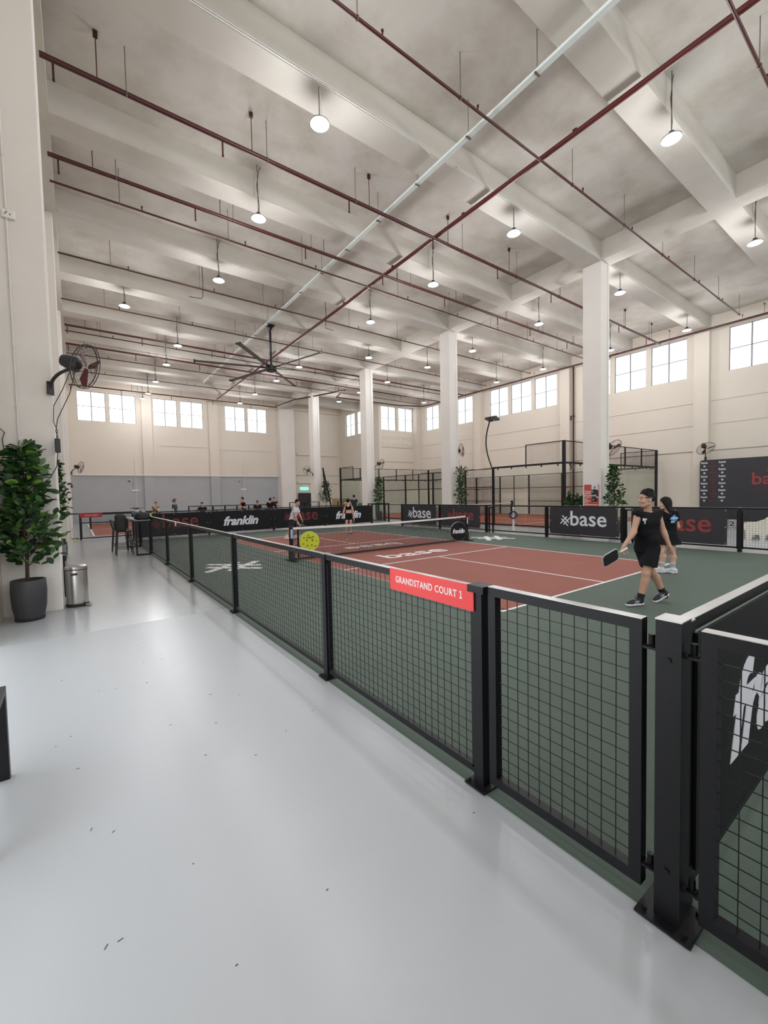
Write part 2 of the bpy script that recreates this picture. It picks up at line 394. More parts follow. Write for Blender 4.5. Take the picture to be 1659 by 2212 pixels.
def window(axis, plane, h0, h1, louvres=False):
    global wn
    wn += 1; d = .10
    P = (lambda a, t, z: (a, plane+t, z)) if axis == 'x' else (lambda a, t, z: (plane+t, a, z))
    c = (h0+h1)/2
    root = thing('window_%d' % wn, None, None, P(c, d, WZ0), kind='structure')
    def bx(mb, a0, a1, z0, z1, t0=.08, t1=.13):
        p, q = P(a0, t0, z0), P(a1, t1, z1)
        mb.box(min(p[0], q[0]), max(p[0], q[0]), min(p[1], q[1]), max(p[1], q[1]), z0, z1)
    f = MB(); w = .035
    bx(f, h0, h1, WZ0, WZ0+w); bx(f, h0, h1, WZ1-w, WZ1); bx(f, h0, h0+w, WZ0+w, WZ1-w); bx(f, h1-w, h1, WZ0+w, WZ1-w)
    f.build('window_frame', 'frame_grey', root)
    zm = (WZ0+WZ1)/2
    m = MB(); bx(m, c-.03, c+.03, WZ0+w, WZ1-w); m.build('mullion', 'frame_grey', root)
    m = MB(); bx(m, h0+w, c-.025, zm-.018, zm+.018); bx(m, c+.025, h1-w, zm-.018, zm+.018); m.build('transom', 'frame_grey', root)
    for a0, a1 in ((h0+w, c-.025), (c+.025, h1-w)):
        for z0, z1 in ((WZ0+w, zm-.018), (zm+.018, WZ1-w)):
            g = MB(); bx(g, a0, a1, z0, z1, .10, .106); g.build('pane', 'window_glass', root)
for h in right_holes: window('y', XR, *h)
for h in far_holes: window('x', YF, *h)
for h in far2_holes: window('x', YR, *h)
for h in ret_holes: window('y', XM, *h)

# pilasters and dado
nt_ = 0
def trim(mb, m, smooth=False):
    global nt_
    nt_ += 1
    return tag(mb.build('trim_%d' % nt_, m, None, smooth), kind='structure')
for y0 in (-11.8, -3.8, 4.2, 12.2, 20.2):
    trim(MB().box(23.02, XR, y0, y0+.70, 0, ZB), 'wall_cream')
trim(MB().box(22.85, XR, YR-.5, YR, 0, ZB), 'wall_cream')
for x0, x1 in ((-.33, .42), (4.95, 5.75)):
    trim(MB().box(x0, x1, YF-.22, YF, 3.72, ZB), 'wall_cream'); trim(MB().box(x0, x1, YF-.22, YF, 0, 3.72), 'dado_grey')
trim(MB().box(11.45, 12.95, YF-.75, YF, 0, ZB), 'pillar_paint')
for x0, x1 in ((XL, -.33), (.42, 4.95), (5.75, 11.35)):
    trim(MB().box(x0, x1, YF-.04, YF, 0, 3.72), 'dado_grey')
trim(MB().box(-5.15, 11.4, YF-.27, YF-.22, 3.70, 3.80), 'white_trim')
# joints and conduits along the walls
for z in (6.51, 5.25, 3.80):
    for y0, y1, x in ((-12, -3.85, XR), (-3.1, 4.18, XR), (4.92, 12.18, XR), (12.92, 20.18, XR), (20.92, YR-.5, XR)):
        trim(MB().box(x-.035, x-.012, y0, y1, z-.012, z+.012), 'cable_grey' if z < 4 else 'wall_cream')
for z in (6.3, 4.9): trim(MB().box(XM+.3, 22.8, YR-.03, YR-.01, z-.012, z+.012), 'cable_grey')
trim(MB().box(.9, 4.9, YF-.07, YF-.045, 6.28, 6.31), 'conduit_white')
trim(MB().box(5.8, 11.3, YF-.07, YF-.045, 6.15, 6.18), 'conduit_white')
# recessed openings of the stair block
for z0, z1 in ((3.05, 3.25), (5.95, 6.15)): trim(MB().box(13.4, XM-.4, YF-.16, YF, z0, z1), 'wall_cream')
trim(MB().box(13.15, XM-.1, YF-.05, YF-.02, 3.86, 3.89), 'cable_grey')
# row of vent slots under the far right windows
for i in range(7):
    for z in (7.15, 6.45):
        for dz in (0, .18):
            trim(MB().box(18.95+i*.62, 19.35+i*.62, YR-.04, YR-.01, z+dz, z+dz+.05), 'strip_dark' if False else 'wall_cream')
# free-standing columns
for i, y0 in enumerate((4.2, 12.2, 20.2, 28.2)):
    c = tag(MB().bbox(11.33, 11.95, y0, y0+.72, 0, ZB, .012).build('column', 'column_paint'),
            ['white square column with a red coaching poster', 'white square column behind the net, second from the poster column',
             'white square column third from the poster column', 'farthest white square column, beside the exit door'][i], 'column', kind='structure')
    d = MB().tube([(11.80, y0-.02, .5), (11.80, y0-.02, ZB-.05)], .014, 6); d.build('conduit', 'conduit_white', c)
pill = []
for i, y0 in enumerate((-3.4, 4.62, 12.3, 20.3, 28.3)):
    pill.append(tag(MB().bbox(XL, -5.17, y0, y0+.75, 0, ZB, .012).build('pillar', 'pillar_paint'),
        ['cream pillar behind the bench', 'cream wall pillar behind the large potted plant', 'cream wall pillar behind the second potted plant', 'third cream wall pillar along the left wall', 'fourth cream wall pillar, by the far fan'][i], 'pillar', kind='structure'))
# ------------------------------------------------------------------ lamps
DOME_W = 88.
_M['lamp_lens'].cycles.emission_sampling = 'NONE'
def make_lamp(loc, ztop, label):
    """round high-bay lamp: finned housing, rim, glowing lens, hanging rod"""
    x, y, z = loc
    t = thing('high_bay_lamp', label, 'lamp', (x, y, z), group='high-bay lamps under the ceiling')
    L_ = lambda n, mb, m, sm=True: mb.build(n, m, t, sm, off=False)
    L_('housing', MB().lathe([(.02, .16), (.06, .16), (.065, .10), (.15, .07), (.155, .035), (.05, .03)], 24), 'lamp_body')
    L_('rim', MB().lathe([(.165, .0), (.20, .005), (.205, .03), (.15, .045), (.15, .0)], 28), 'lamp_rim')
    L_('lens', MB().lathe([(.0, .012), (.168, .012), (.168, .002), (.12, -.006), (.0, -.01)], 28), 'lamp_lens')
    ld = bpy.data.lights.new('lamp_light', 'POINT'); ld.shadow_soft_size = .24; ld.energy = DOME_W; ld.color = (.97, .98, 1.)
    lo = bpy.data.objects.new('lamp_light', ld); COL.objects.link(lo); lo.parent = t; lo.location = (0, 0, -.27)
    h = ztop-z
    rod = L_('hanging_rod', MB().cyl((0, 0, .15), (0, 0, h), .012, n=6), 'steel_rod')
    if h > 1:
        L_('power_cable', MB().tube([(.02, .01, .16), (.035, .0, .4), (-.03, .01, h*.6), (.05, 0, h-.12), (.10, 0, h-.02)], .009, 5), 'cable_black')
    else:
        L_('power_cable', MB().tube([(.02, .01, .16), (.05, .0, .3), (.02, .0, h-.05), (.0, 0, h)], .008, 5), 'conduit_white')
    return t
ZL = 9.60
lamps = [(-.45, 4.28), (-.45, 7.97), (-.45, 12.1), (-.4, 20.0), (-.35, 23.7), (-.32, 28.05), (-.3, 31.9), (-.45, 33.8),
         (6.2, .10), (6.15, 4.28), (6.25, 7.97), (6.22, 12.1), (6.35, 20.0), (6.36, 23.6), (6.43, 28.05), (6.43, 31.7),
         (-3.03, 16.3), (8.94, 16.25),
         (13.08, .15), (12.97, 4.27), (12.98, 7.93), (13.16, 12.2), (13.06, 15.8), (13.0, 19.9), (12.95, 23.4), (13.2, 26.95),
         (19.95, 4.24), (19.73, 7.85), (19.7, 12.07), (19.69, 15.78), (19.63, 23.5),
         (-.45, .1), (-.45, -3.9), (6.2, -3.9), (13.0, -3.9)]
lamp_labels = {0: 'lit round lamp nearest the camera, high in the upper left', 1: 'lit round lamp on a dark rod, second in the leftmost lamp row',
    2: 'lit round lamp on a pale rod, third in the leftmost lamp row', 3: 'lit round lamp left of the ceiling fan, above the small wall fan', 4: 'lit round lamp on a dark rod left of the ceiling fan, lower of two',
    5: 'lit round lamp above the gap between the first two far windows', 6: 'lit round lamp just over the first far pilaster', 7: 'lowest small lamp hanging in front of the first far pilaster',
    8: 'lit round lamp with the longest dark rod in the upper right', 9: 'lit round lamp on a white rod above the poster column beam', 10: 'lit round lamp on a dark rod right of the crossing of red pipes',
    11: 'lit round lamp hanging between the ceiling fan and the second column beam', 12: 'lit round lamp behind the horizontal blade of the ceiling fan', 13: 'lit round lamp directly under the ceiling fan hub',
    14: 'lit round lamp above the third far window pair', 15: 'lit round lamp on a dark rod touching the third far window pair', 16: 'lit round lamp farthest left, high above the wall fan',
    17: 'lit round lamp left of the third column head', 18: 'lit round lamp cut close to the right edge of the photo', 19: 'lit round lamp just right of the poster column head',
    20: 'lit round lamp left of the poster column on a dark rod', 21: 'lit round lamp right of the second column head on a white rod', 22: 'lit round lamp left of the second column on a long dark rod',
    23: 'lit round lamp between the second and third columns, upper', 24: 'lit round lamp just left of the third column', 25: 'lit round lamp between the third and farthest columns',
    26: 'lit round lamp over the near right windows', 27: 'lit round lamp peeping out right of the poster column, near the red wall pipe', 28: 'lit round lamp above the middle bay of right wall windows',
    29: 'lit round lamp on a dark rod left of the middle bay windows', 30: 'lit round lamp by the far right corner windows',
    31: 'round lamp above the near court end, left of the photo frame top', 32: 'round lamp over the aisle behind the camera', 33: 'round lamp over the next court behind the camera', 34: 'round lamp by the right wall behind the camera'}
for i, (x, y) in enumerate(lamps):
    onbeam = (y-4.2) % 8 < .8 or (y-4.2) % 8 > 7.9
    lab = lamp_labels[i]
    make_lamp((x, y, ZL), ZB if onbeam else ZS, lab)

# ------------------------------------------------------------------ sprinkler pipes
DROPS = (-4.95, -1.83, 1.63, 4.85, 8.13, 11.65, 14.24, 17.7, 20.9)
RODS = (-3.6, -.6, 2.0, 6.4, 9.45, 12.4, 15.5, 18.4, 21.4)
def pipe_x(y, z, r, x0, x1, drops, label, grp):
    t = thing('sprinkler_pipe', label, 'pipe', (x0, y, z), group=grp)
    MB().cyl((x0, y, z), (x1, y, z), r, n=10).build('pipe_run', 'pipe_red', t, True)
    for x in RODS:
        if x0 < x < x1:
            xx = x+(-.15 if drops else 0)
            onb = ((y-4.22) % 4) < .72
            m = MB().cyl((xx, y, z+r*.5), (xx, y, ZB if onb else ZS), .009, n=5); m.ring((xx, y, z), (1, 0, 0), r+.008, .010, 10, 4)
            m.build('hanger_rod', 'steel_rod', t)
            if not drops: MB().cyl((xx+.55, y, z), (xx+.55, y, z+.13), .016, n=6).cyl((xx+.55, y, z+.11), (xx+.55, y, z+.135), .028, n=6).build('sprinkler_head', 'pipe_red', t)
    if drops:
        for x in DROPS:
            if x0 < x < x1-.1: MB().cyl((x, y, z), (x, y, z-.36), .020, n=7).cyl((x, y, z-.36), (x, y, z-.39), .026, n=7).build('drop_pipe', 'pipe_red', t)
        for x in DROPS:
            if x0 < x+.7 < x1: MB().box(x+.66, x+.74, y-.03, y+.03, ZS-.12, ZS).cyl((x+.7, y, ZS-.1), (x+.7, y, z), .010, n=5).build('brace', 'pipe_red', t)
    return t
ZP = 10.13
pg = 'red sprinkler pipes under the ceiling'
pipe_x(-1.36, ZP, .030, -5., 22.6, False, 'thin red sprinkler pipe crossing the top right corner', pg)
pipe_x(2.55, ZP, .032, -5., 21.5, False, 'thin red sprinkler pipe nearest the camera, running past the tray to the right wall', pg)
pipe_x(6.47, ZP, .052, -5.15, 22.7, True, 'thick red pipe with drop nozzles, nearest of the thick pipes', pg)
pipe_x(9.27, ZP, .050, -5.15, 22.7, True, 'thick red pipe with drop nozzles, second from the camera', pg)
pipe_x(10.3, ZP-.02, .028, -5.15, 21.5, False, 'thin red sprinkler pipe just behind the second thick pipe', pg)
pipe_x(14.22, ZP, .028, -5.1, 21.5, False, 'thin red sprinkler pipe right above the big ceiling fan mount', pg)
pipe_x(18.2, ZP, .028, -5.1, 21.5, False, 'thin red sprinkler pipe crossing behind the fan pole', pg)
pipe_x(21.35, ZP, .050, -5.05, 22.6, True, 'thick red pipe with drop nozzles, third from the camera', pg)
pipe_x(22.2, ZP, .028, -5.05, 21.5, False, 'thin red sprinkler pipe behind the third thick pipe', pg)
pipe_x(24.3, ZP, .050, -5.05, 22.6, True, 'thick red pipe with drop nozzles, fourth from the camera', pg)
pipe_x(26.1, ZP, .028, -5.05, 21.5, False, 'thin red sprinkler pipe over the back courts', pg)
pipe_x(29.9, ZP, .028, -5.05, 11.0, False, 'thin red sprinkler pipe before the far windows', pg)
pipe_x(34.0, ZP-.02, .050, -5.05, 10.6, True, 'thick red pipe running along the heads of the far windows', pg)
t = thing('sprinkler_main', 'long red main pipe running diagonally from the top right corner to the far windows', 'pipe', (4.95, -8, ZP+.09))
MB().cyl((4.95, -8, ZP+.12), (5.2, 34.0, ZP+.12), .062, n=12).build('pipe_run', 'pipe_red_main', t, True)
for k in range(11):
    y = -5.5+k*3.6; x = 4.95+.25*(y+8)/42
    MB().box(x-.02, x+.02, y-.05, y+.05, ZP+.13, ZP+.23).box(x-.02, x+.1, y-.02, y+.02, ZP+.21, ZP+.23).build('bracket', 'pipe_red', t)
t = thing('sprinkler_wall_pipe', 'dark red pipe following the right wall just above the windows', 'pipe', (22.72, -9, 10.22))
MB().tube([(22.76, -9, 10.24), (22.76, 26.2, 10.24), (22.5, 26.9, 10.2), (20.2, 27.6, 10.15), (13.3, 27.6, 10.12), (12.75, 25.5, 10.12), (12.7, 25.1, 10.12), (11.2, 28.9, 10.1), (10.6, 30.0, 10.08), (10.3, 33.6, 10.08)], .055, 8).build('pipe_run', 'pipe_red', t, True)
for y in (-6, -2, 1.9, 6.0, 8.4, 13.6, 16.7, 21.6, 25):
    MB().cyl((22.76, y, 10.24), (22.76, y, 10.72), .010, n=5).box(22.72, 22.80, y-.03, y+.03, 10.70, 10.78).build('hanger', 'steel_rod', t)
t = thing('standpipe', 'vertical red standpipe beside a right wall pilaster', 'pipe', (23.2, 12.0, 0))
MB().cyl((23.2, 12.0, .0), (23.2, 12.0, 10.3), .055, n=10).build('riser', 'pipe_red', t, True)
for z in (3.5, 6.9): MB().box(23.12, 23.35, 11.95, 12.05, z, z+.06).box(23.06, 23.14, 12.08, 12.13, z-.25, z+.05).build('clamp', 'black_steel', t)

# ------------------------------------------------------------------ cable tray along the hall
t = thing('cable_tray', 'long white cable tray running from the top edge towards the big fan and beyond', 'cable tray', (2.95, -6, 10.16))
MB().box(2.90, 3.02, -6, 29, 10.215, 10.275).build('tray', 'tray_white', t)
for k in range(18):
    y = -4.2+k*1.85
    MB().cyl((2.96, y, 10.20), (2.96, y, ZB if ((y-4.22) % 4) < .72 else ZS), .008, n=5).box(2.88, 3.04, y-.02, y+.02, 10.195, 10.215).build('hanger_rod', 'steel_rod', t)

# ------------------------------------------------------------------ big ceiling fan
hub = Vector((3.27, 16.72, 8.24))
t = thing('ceiling_fan', 'large black ceiling fan with six long grey blades hanging over the far court', 'ceiling fan', (hub.x, hub.y, hub.z))
MB().lathe([(.10, -.16), (.24, -.16), (.28, -.12), (.28, .04), (.22, .10), (.08, .14)], 28, hub).build('motor', 'black_plastic', t, True)
MB().cyl(hub+Vector((0, 0, .1)), (hub.x, hub.y, 10.2), .055, n=14).build('down_rod', 'black_steel', t, True)
MB().obox((hub.x-.034, hub.y-.046, 9.25), Vector((.8, -.6, 0))*.010, Vector((0, 0, .22)), Vector((.6, .8, 0))*.002).build('rod_sticker', 'cable_grey', t)
MB().box(hub.x-.20, hub.x+.20, hub.y-.16, hub.y+.16, ZB-.05, ZB).prism([(-.16, 0), (.16, 0), (.05, -.2), (-.05, -.2)], (hub.x, hub.y-.1, ZB-.04), (1, 0, 0), (0, 0, 1), (0, .2, 0)).build('ceiling_mount', 'black_steel', t)
for k in range(6):
    an = math.radians(-13.5+60*k)
    d = Vector((math.cos(an), math.sin(an), 0)); n = Vector((-d.y, d.x, 0)); up = Vector((0, 0, 1))
    ch = (n*math.cos(.16)+up*math.sin(.16)); nn = d.cross(ch)
    r0, r1 = .32, 3.52
    m = MB(); prof = [(-.11, 0), (-.07, .018), (.0, .026), (.08, .014), (.11, 0), (.0, .006)]
    m.prism(prof, hub+d*r0+Vector((0, 0, .0)), ch, nn, d*(r1-r0))
    bl = m.build('blade', 'fan_blade_grey', t)
    MB().obox(hub+d*(r1+.02), d*.03, ch*.125, nn*.03).build('blade_tip', 'black_plastic', bl)
    MB().obox(hub+d*.36, d*.16, ch*.06, nn*.018).build('blade_root', 'black_steel', bl)
for sx, sy in ((1, 1), (-1, 1), (1, -1), (-1, -1)):
    MB().cyl(hub+Vector((.05*sx, .05*sy, .15)), (hub.x+sx*1.0, hub.y+sy*1.3, ZS), .004, n=4).build('guy_wire', 'steel_rod', t)

# ------------------------------------------------------------------ wall fans
def wall_fan(label, base, face, R=.36, blade='fan_blade_red', arm=.42, up=.30, wall_n=None):
    """base: bracket point on the wall; face: direction the fan blows; the arm leaves the wall along wall_n"""
    base = Vector(base); face = Vector(face).normalized(); wn_ = Vector(wall_n).normalized()
    t = thing('wall_fan', label, 'wall fan', base, group='black wall fans on pillars and columns')
    MB().obox(base+wn_*.015, wn_*.015, Vector((0, 0, .10)), wn_.cross(Vector((0, 0, 1)))*.05).build('bracket', 'black_plastic', t)
    pts = []
    for k in range(9):
        a = PI/2*k/8; pts.append(base+wn_*(.02+arm*(1-math.cos(a))*.55+arm*.45*(k/8)**2)+Vector((0, 0, up*math.sin(a))))
    MB().tube(pts, .024, 8).build('arm', 'black_plastic', t, True)
    e = pts[-1]; x, y = _frame(face)
    c = e+Vector((0, 0, .07))
    MB().obox(e+Vector((0, 0, .02)), wn_*.035, Vector((0, 0, .07)), wn_.cross(Vector((0, 0, 1)))*.03).build('joint', 'black_plastic', t)
    m = MB(); prof = [(.03, -.20), (.085, -.19), (.10, -.13), (.10, .0), (.075, .06), (.04, .08)]
    n = 16; vs = []
    for r, s_ in prof:
        for i in range(n): a = 2*PI*i/n; vs.append(c+face*s_+x*(r*math.cos(a))+y*(r*math.sin(a)))
    m.add(vs, [(k*n+i, k*n+(i+1) % n, (k+1)*n+(i+1) % n, (k+1)*n+i) for k in range(len(prof)-1) for i in range(n)]+[tuple(range(n-1, -1, -1)), tuple(range((len(prof)-1)*n, len(prof)*n))])
    m.build('motor', 'black_plastic', t, True)
    cc = c+face*.17
    for k in range(3):
        a = 2*PI*k/3+.4; d = x*math.cos(a)+y*math.sin(a); s2 = y*math.cos(a)-x*math.sin(a)
        m = MB(); tw = face*.03
        p = [(.03, .03), (.30*R/.36, .10), (.315*R/.36, .02), (.24*R/.36, -.05), (.03, -.03)]
        m.add([cc+d*q[0]+s2*q[1]+tw*(q[1]/.1)+face*o for o in (-.003, .003) for q in p], [(4, 3, 2, 1, 0), (5, 6, 7, 8, 9)]+[(i, (i+1) % 5, 5+(i+1) % 5, 5+i) for i in range(5)])
        m.build('blade', blade, t)
    cg = MB().ring(c+face*.13, face, R, .008, 40, 5); cg.ring(c+face*.17, face, R, .006, 40, 5); cg.ring(c+face*.26, face, R*.18, .005, 20, 4)
    for k in range(22):
        a = 2*PI*k/22
        for sg, f0, f1 in ((1, .26, .17), (1, -.02, .13)):
            aa = a+.18*(1 if f0 > 0 else -1); d0 = x*math.cos(a)+y*math.sin(a); d1 = x*math.cos(aa)+y*math.sin(aa)
            cg.tube([c+face*f0+d0*(R*.16), c+face*(f0+(f1-f0)*.3)+(d0+d1).normalized()*(R*.62), c+face*f1+d1*R], .0022, 3)
    cg.build('cage', 'black_plastic', t)
    return t, pts
TOC = Vector((-.591, -.807, 0)); IR = Vector((.807, -.591, 0))    # towards camera, image right (directions in the hall)
f1, apts = wall_fan('black wall fan with a wire cage on the near left pillar', (-5.20, 4.58, 3.52), (.84, -.46, -.28), .335, 'fan_blade_red', .46, .28, (.72, -.70, 0))
MB().tube([apts[-2]+Vector((0, 0, -.02)), apts[4]+Vector((.06, -.03, -.22)), (-5.16, 4.56, 3.25), (-5.17, 4.56, 3.0), (-5.13, 4.56, 2.86), (-5.15, 4.56, 2.72)], .006, 5).build('fan_cable', 'cable_black', f1)
MB().tube([apts[-1], apts[6]+Vector((.04, 0, -.35)), (-5.12, 4.56, 3.05), (-5.15, 4.56, 2.86), (-5.12, 4.56, 2.72)], .006, 5).build('fan_cable', 'cable_black', f1)
MB().bbox(-5.17, -5.10, 4.52, 4.60, 2.52, 2.74, .01).build('regulator', 'black_plastic', f1)
MB().tube([(-5.14, 4.56, 2.53), (-5.16, 4.56, 2.3), (-5.25, 4.55, 2.12), (-5.36, 4.56, 2.02), (-5.44, 4.57, 2.04)], .006, 5).build('fan_cable', 'cable_black', f1)
f2, _ = wall_fan('small distant wall fan on the far left pillar above the grey wall', (-5.12, 28.3, 3.45), (.86, -.32, -.2), .36, 'fan_blade_grey', .42, .30, (.8, -.6, 0))
MB().bbox(-5.17, -5.08, 28.22, 28.3, 2.55, 2.75, .01).build('regulator', 'black_plastic', f2)
wall_fan('wall fan on the farthest white column, facing left', (11.30, 28.4, 3.55), (-.80, -.55, -.1), .36, 'fan_blade_grey', .42, .28, (-1, 0, 0))
wall_fan('wall fan partly hidden right of the third column', (11.98, 20.3, 3.55), (.93, -.15, -.2), .36, 'fan_blade_grey', .42, .3, (1, -.2, 0))
wall_fan('wall fan with red blades right of the second column', (11.98, 12.3, 3.45), (.45, -.85, .1), .36, 'fan_blade_red', .10, .55, (1, 0, 0))
wall_fan('tilted wall fan right of the poster column', (11.97, 4.35, 3.05), (.75, -.35, -.55), .40, 'fan_blade_red', .22, .35, (1, -.2, 0))
wall_fan('tilted wall fan with red blades above the dark backdrop', (23.0, 4.3, 3.35), (-.45, -.50, -.74), .42, 'fan_blade_red', .5, .55, (-1, -.2, 0))

# ------------------------------------------------------------------ conduits and sockets on the near pillar
t = thing('pillar_conduit', 'white conduit with a socket box running up the near left pillar', 'conduit', (-5.75, 4.60, 0))
MB().tube([(-5.60, 4.60, 2.3), (-5.60, 4.60, 5.98)], .013, 8).build('lower_conduit', 'conduit_white', t, True)
MB().tube([(-5.60, 4.60, 6.12), (-5.62, 4.60, 9.0), (-5.60, 4.60, ZB)], .013, 8).build('upper_conduit', 'conduit_white', t, True)
sb = MB().bbox(-5.65, -5.50, 4.57, 4.62, 5.98, 6.10, .008).build('socket_box', 'socket_white', t)
for dx, dz in ((-.02, .07), (.02, .045), (-.035, .045)): MB().box(-5.575+dx-.006, -5.575+dx+.006, 4.565, 4.572, 5.98+dz, 5.98+dz+.018).build('socket_slot', 'black_plastic', sb)
for z in (3.2, 4.1, 5.0, 6.9, 7.8, 8.7): MB().ring((-5.605, 4.60, z), (0, 0, 1), .016, .006, 10, 4).build('clip', 'socket_white', t)
MB().tube([(-5.95, 4.60, 2.86), (-5.80, 4.60, 2.85), (-5.76, 4.60, 2.80), (-5.79, 4.60, 2.70), (-5.775, 4.60, 2.5), (-5.80, 4.60, 2.4)], .006, 5).build('loose_cable', 'cable_black', t)
# cameras, conduits and small boxes on the far grey wall
for k, x in enumerate((-1.35, 7.55)):
    t = thing('wall_camera', ['small white camera on the far grey wall, left bay', 'small white camera on the far grey wall, right bay'][k], 'camera', (x, YF-.04, 3.3))
    MB().bbox(x-.10, x+.06, YF-.16, YF-.02, 3.24, 3.38, .02).build('housing', 'socket_white', t)
    MB().cyl((x-.04, YF-.16, 3.30), (x-.04, YF-.20, 3.28), .05, n=12).build('lens', 'black_plastic', t, True)
    t = thing('wall_conduit', ['thin conduit with a socket on the far grey wall, left bay', 'thin conduit with a socket on the far grey wall, right bay'][k], 'conduit', (x+.35, YF-.05, 0))
    MB().tube([(x+.42, YF-.06, .9), (x+.42, YF-.06, 5.1)], .02, 6).build('conduit', 'conduit_white', t)
    MB().tube([(x+.22, YF-.06, 3.3), (x+.22, YF-.06, 2.6)], .012, 5).build('cable', 'cable_grey', t)
    MB().box(x+.1, x+.62, YF-.09, YF-.03, 2.44, 2.56).build('socket_strip', 'socket_white', t)
t = thing('exit_sign', 'small green lit exit sign above the dark far door', 'sign', (14.1, YF, 2.35))
MB().box(13.75, 14.65, YF-.08, YF-.002, 2.36, 2.66).build('box', 'exit_green', t)
text('lettering', 'KELUAR', (13.86, YF-.085, 2.42), (1, 0, 0), (0, 0, 1), .68, 'paper_white', t, bold=.01, depth=.004, height=.17)
dd = tag(MB().box(13.45, 14.95, YF-.24, YF-.17, 0, 2.06).build('door_1', 'door_dark'), kind='structure')
MB().box(14.72, 14.80, YF-.28, YF-.24, .95, 1.1).build('door_handle', 'stainless', dd)
for k, y0 in enumerate((12.2, 20.2, 28.2)):
    t = thing('socket_box', ['white socket box on the second column', 'white socket box on the third column', 'white socket box on the farthest column'][k], 'socket', (11.62, y0-.02, 1.9))
    MB().bbox(11.55, 11.72, y0-.06, y0, 1.92, 2.06, .01).build('box', 'socket_white', t)
    MB().cyl((11.72, y0-.04, 1.99), (11.80, y0-.05, 1.99), .035, n=8).build('plug', 'black_plastic', t)
    MB().tube([(11.80, y0-.05, 1.98), (11.9, y0-.06, 1.75), (11.95, y0-.05, 2.4), (12.0, y0, 3.3)], .008, 5).build('cable', 'cable_black', t)

# conduits along the lamp beams and loose cables below them
for k, y0 in enumerate((4.22, 12.22, 20.22)):
    t = thing('beam_conduit', ['white conduit along the beam of the poster column', 'white conduit along the beam of the second column', 'white conduit along the beam of the third column'][k], 'conduit', (-5, y0, ZB))
    for a, b in ((-5.0, 2.2), (3.6, 11.3), (12.0, 21.5)):
        for dz in (.03, .07): MB().tube([(a, y0-.016, ZB+dz), (b, y0-.016, ZB+dz)], .014, 6).build('tube', 'conduit_white', t)
    MB().tube([(2.2, y0-.016, ZB+.05), (2.5, y0-.03, ZB-.02), (2.75, y0-.03, ZB-.09)], .010, 5).build('end_cable', 'conduit_white', t)
for k, (x, y) in enumerate(((-.55, 14.0), (4.9, 13.9))):
    t = thing('loose_cable', ['black cable hanging in an L from the beam, left of the tray', 'black cable hanging in an L from the beam, right of the red main'][k], 'cable', (x, y, 9.7))
    MB().tube([(x, y, ZS), (x+.02, y, 10.3), (x, y, 9.75), (x-.05, y, 9.66), (x+(-.5 if k == 0 else .4), y, 9.62)], .014, 5).build('cable', 'cable_black', t)
# ------------------------------------------------------------------ painted marks on the court
for c, s, an in (((-1.78, 6.95, .0075), 1.35, 0), ((7.80, 6.55, .0075), 1.25, 0)):
    hash_logo(MB(), c, (1, 0, 0), (0, 1, 0), s, .003, .14).build('painted_logo', 'line_white', court)
text('painted_lettering', 'base', (1.88, 5.20, .0105), (1, 0, 0), (0, 1, 0), 2.28, 'line_white', court, bold=.012, depth=.003, height=.74)
mat('paint_yellow', (.80, .55, .08), .6); mat('paint_blue', (.18, .32, .70), .6)
for i, (ch, x, w, c) in enumerate((('b', 4.24, .50, 'paint_blue'), ('a', 3.68, .46, 'paint_yellow'), ('s', 3.12, .42, 'paint_blue'), ('e', 2.62, .50, 'paint_yellow'))):
    hh = .60 if ch == 'b' else .44; y = 8.16-(.0)
    text('painted_outline', ch, (x+.02, 8.17, .0103), (-1, 0, 0), (0, -1, 0), w+.04, c, court, bold=.03, depth=.002, height=hh+.03)
    text('painted_lettering', ch, (x, 8.15, .0112), (-1, 0, 0), (0, -1, 0), w, 'line_white', court, bold=.0, depth=.002, height=hh)

# ------------------------------------------------------------------ fences
WIRE = .0625
def wires(p0, p1, z0, z1, r=.0017, cell=WIRE, vcell=None):
    """welded mesh between two plan points"""
    p0, p1 = Vector((*p0, 0)), Vector((*p1, 0)); d = p1-p0; L = d.length; d.normalize(); n = Vector((-d.y, d.x, 0)); m = MB()
    vcell = vcell or cell
    def w(a, b, e):
        x = e; y = (b-a).normalized().cross(e)
        m.add([q+x*sx*r+y*sy*r for q in (a, b) for sx, sy in ((-1, -1), (1, -1), (1, 1), (-1, 1))], [(0, 1, 5, 4), (1, 2, 6, 5), (2, 3, 7, 6), (3, 0, 4, 7)])
    k = max(1, round(L/cell))
    for i in range(1, k):
        p = p0+d*(L*i/k); w(p+Vector((0, 0, z0)), p+Vector((0, 0, z1)), n)
    k = max(1, round((z1-z0)/vcell))
    for i in range(1, k):
        z = z0+(z1-z0)*i/k; w(p0+Vector((0, 0, z))+n*.003, p1+Vector((0, 0, z))+n*.003, n)
    return m
def base_plate(mb, x, y, s=.075):
    mb.box(x-s, x+s, y-s, y+s, .007, .017)
    for sx in (-1, 1):
        for sy in (-1, 1): mb.cyl((x+sx*s*.72, y+sy*s*.72, .017), (x+sx*s*.72, y+sy*s*.72, .032), .009, n=6)
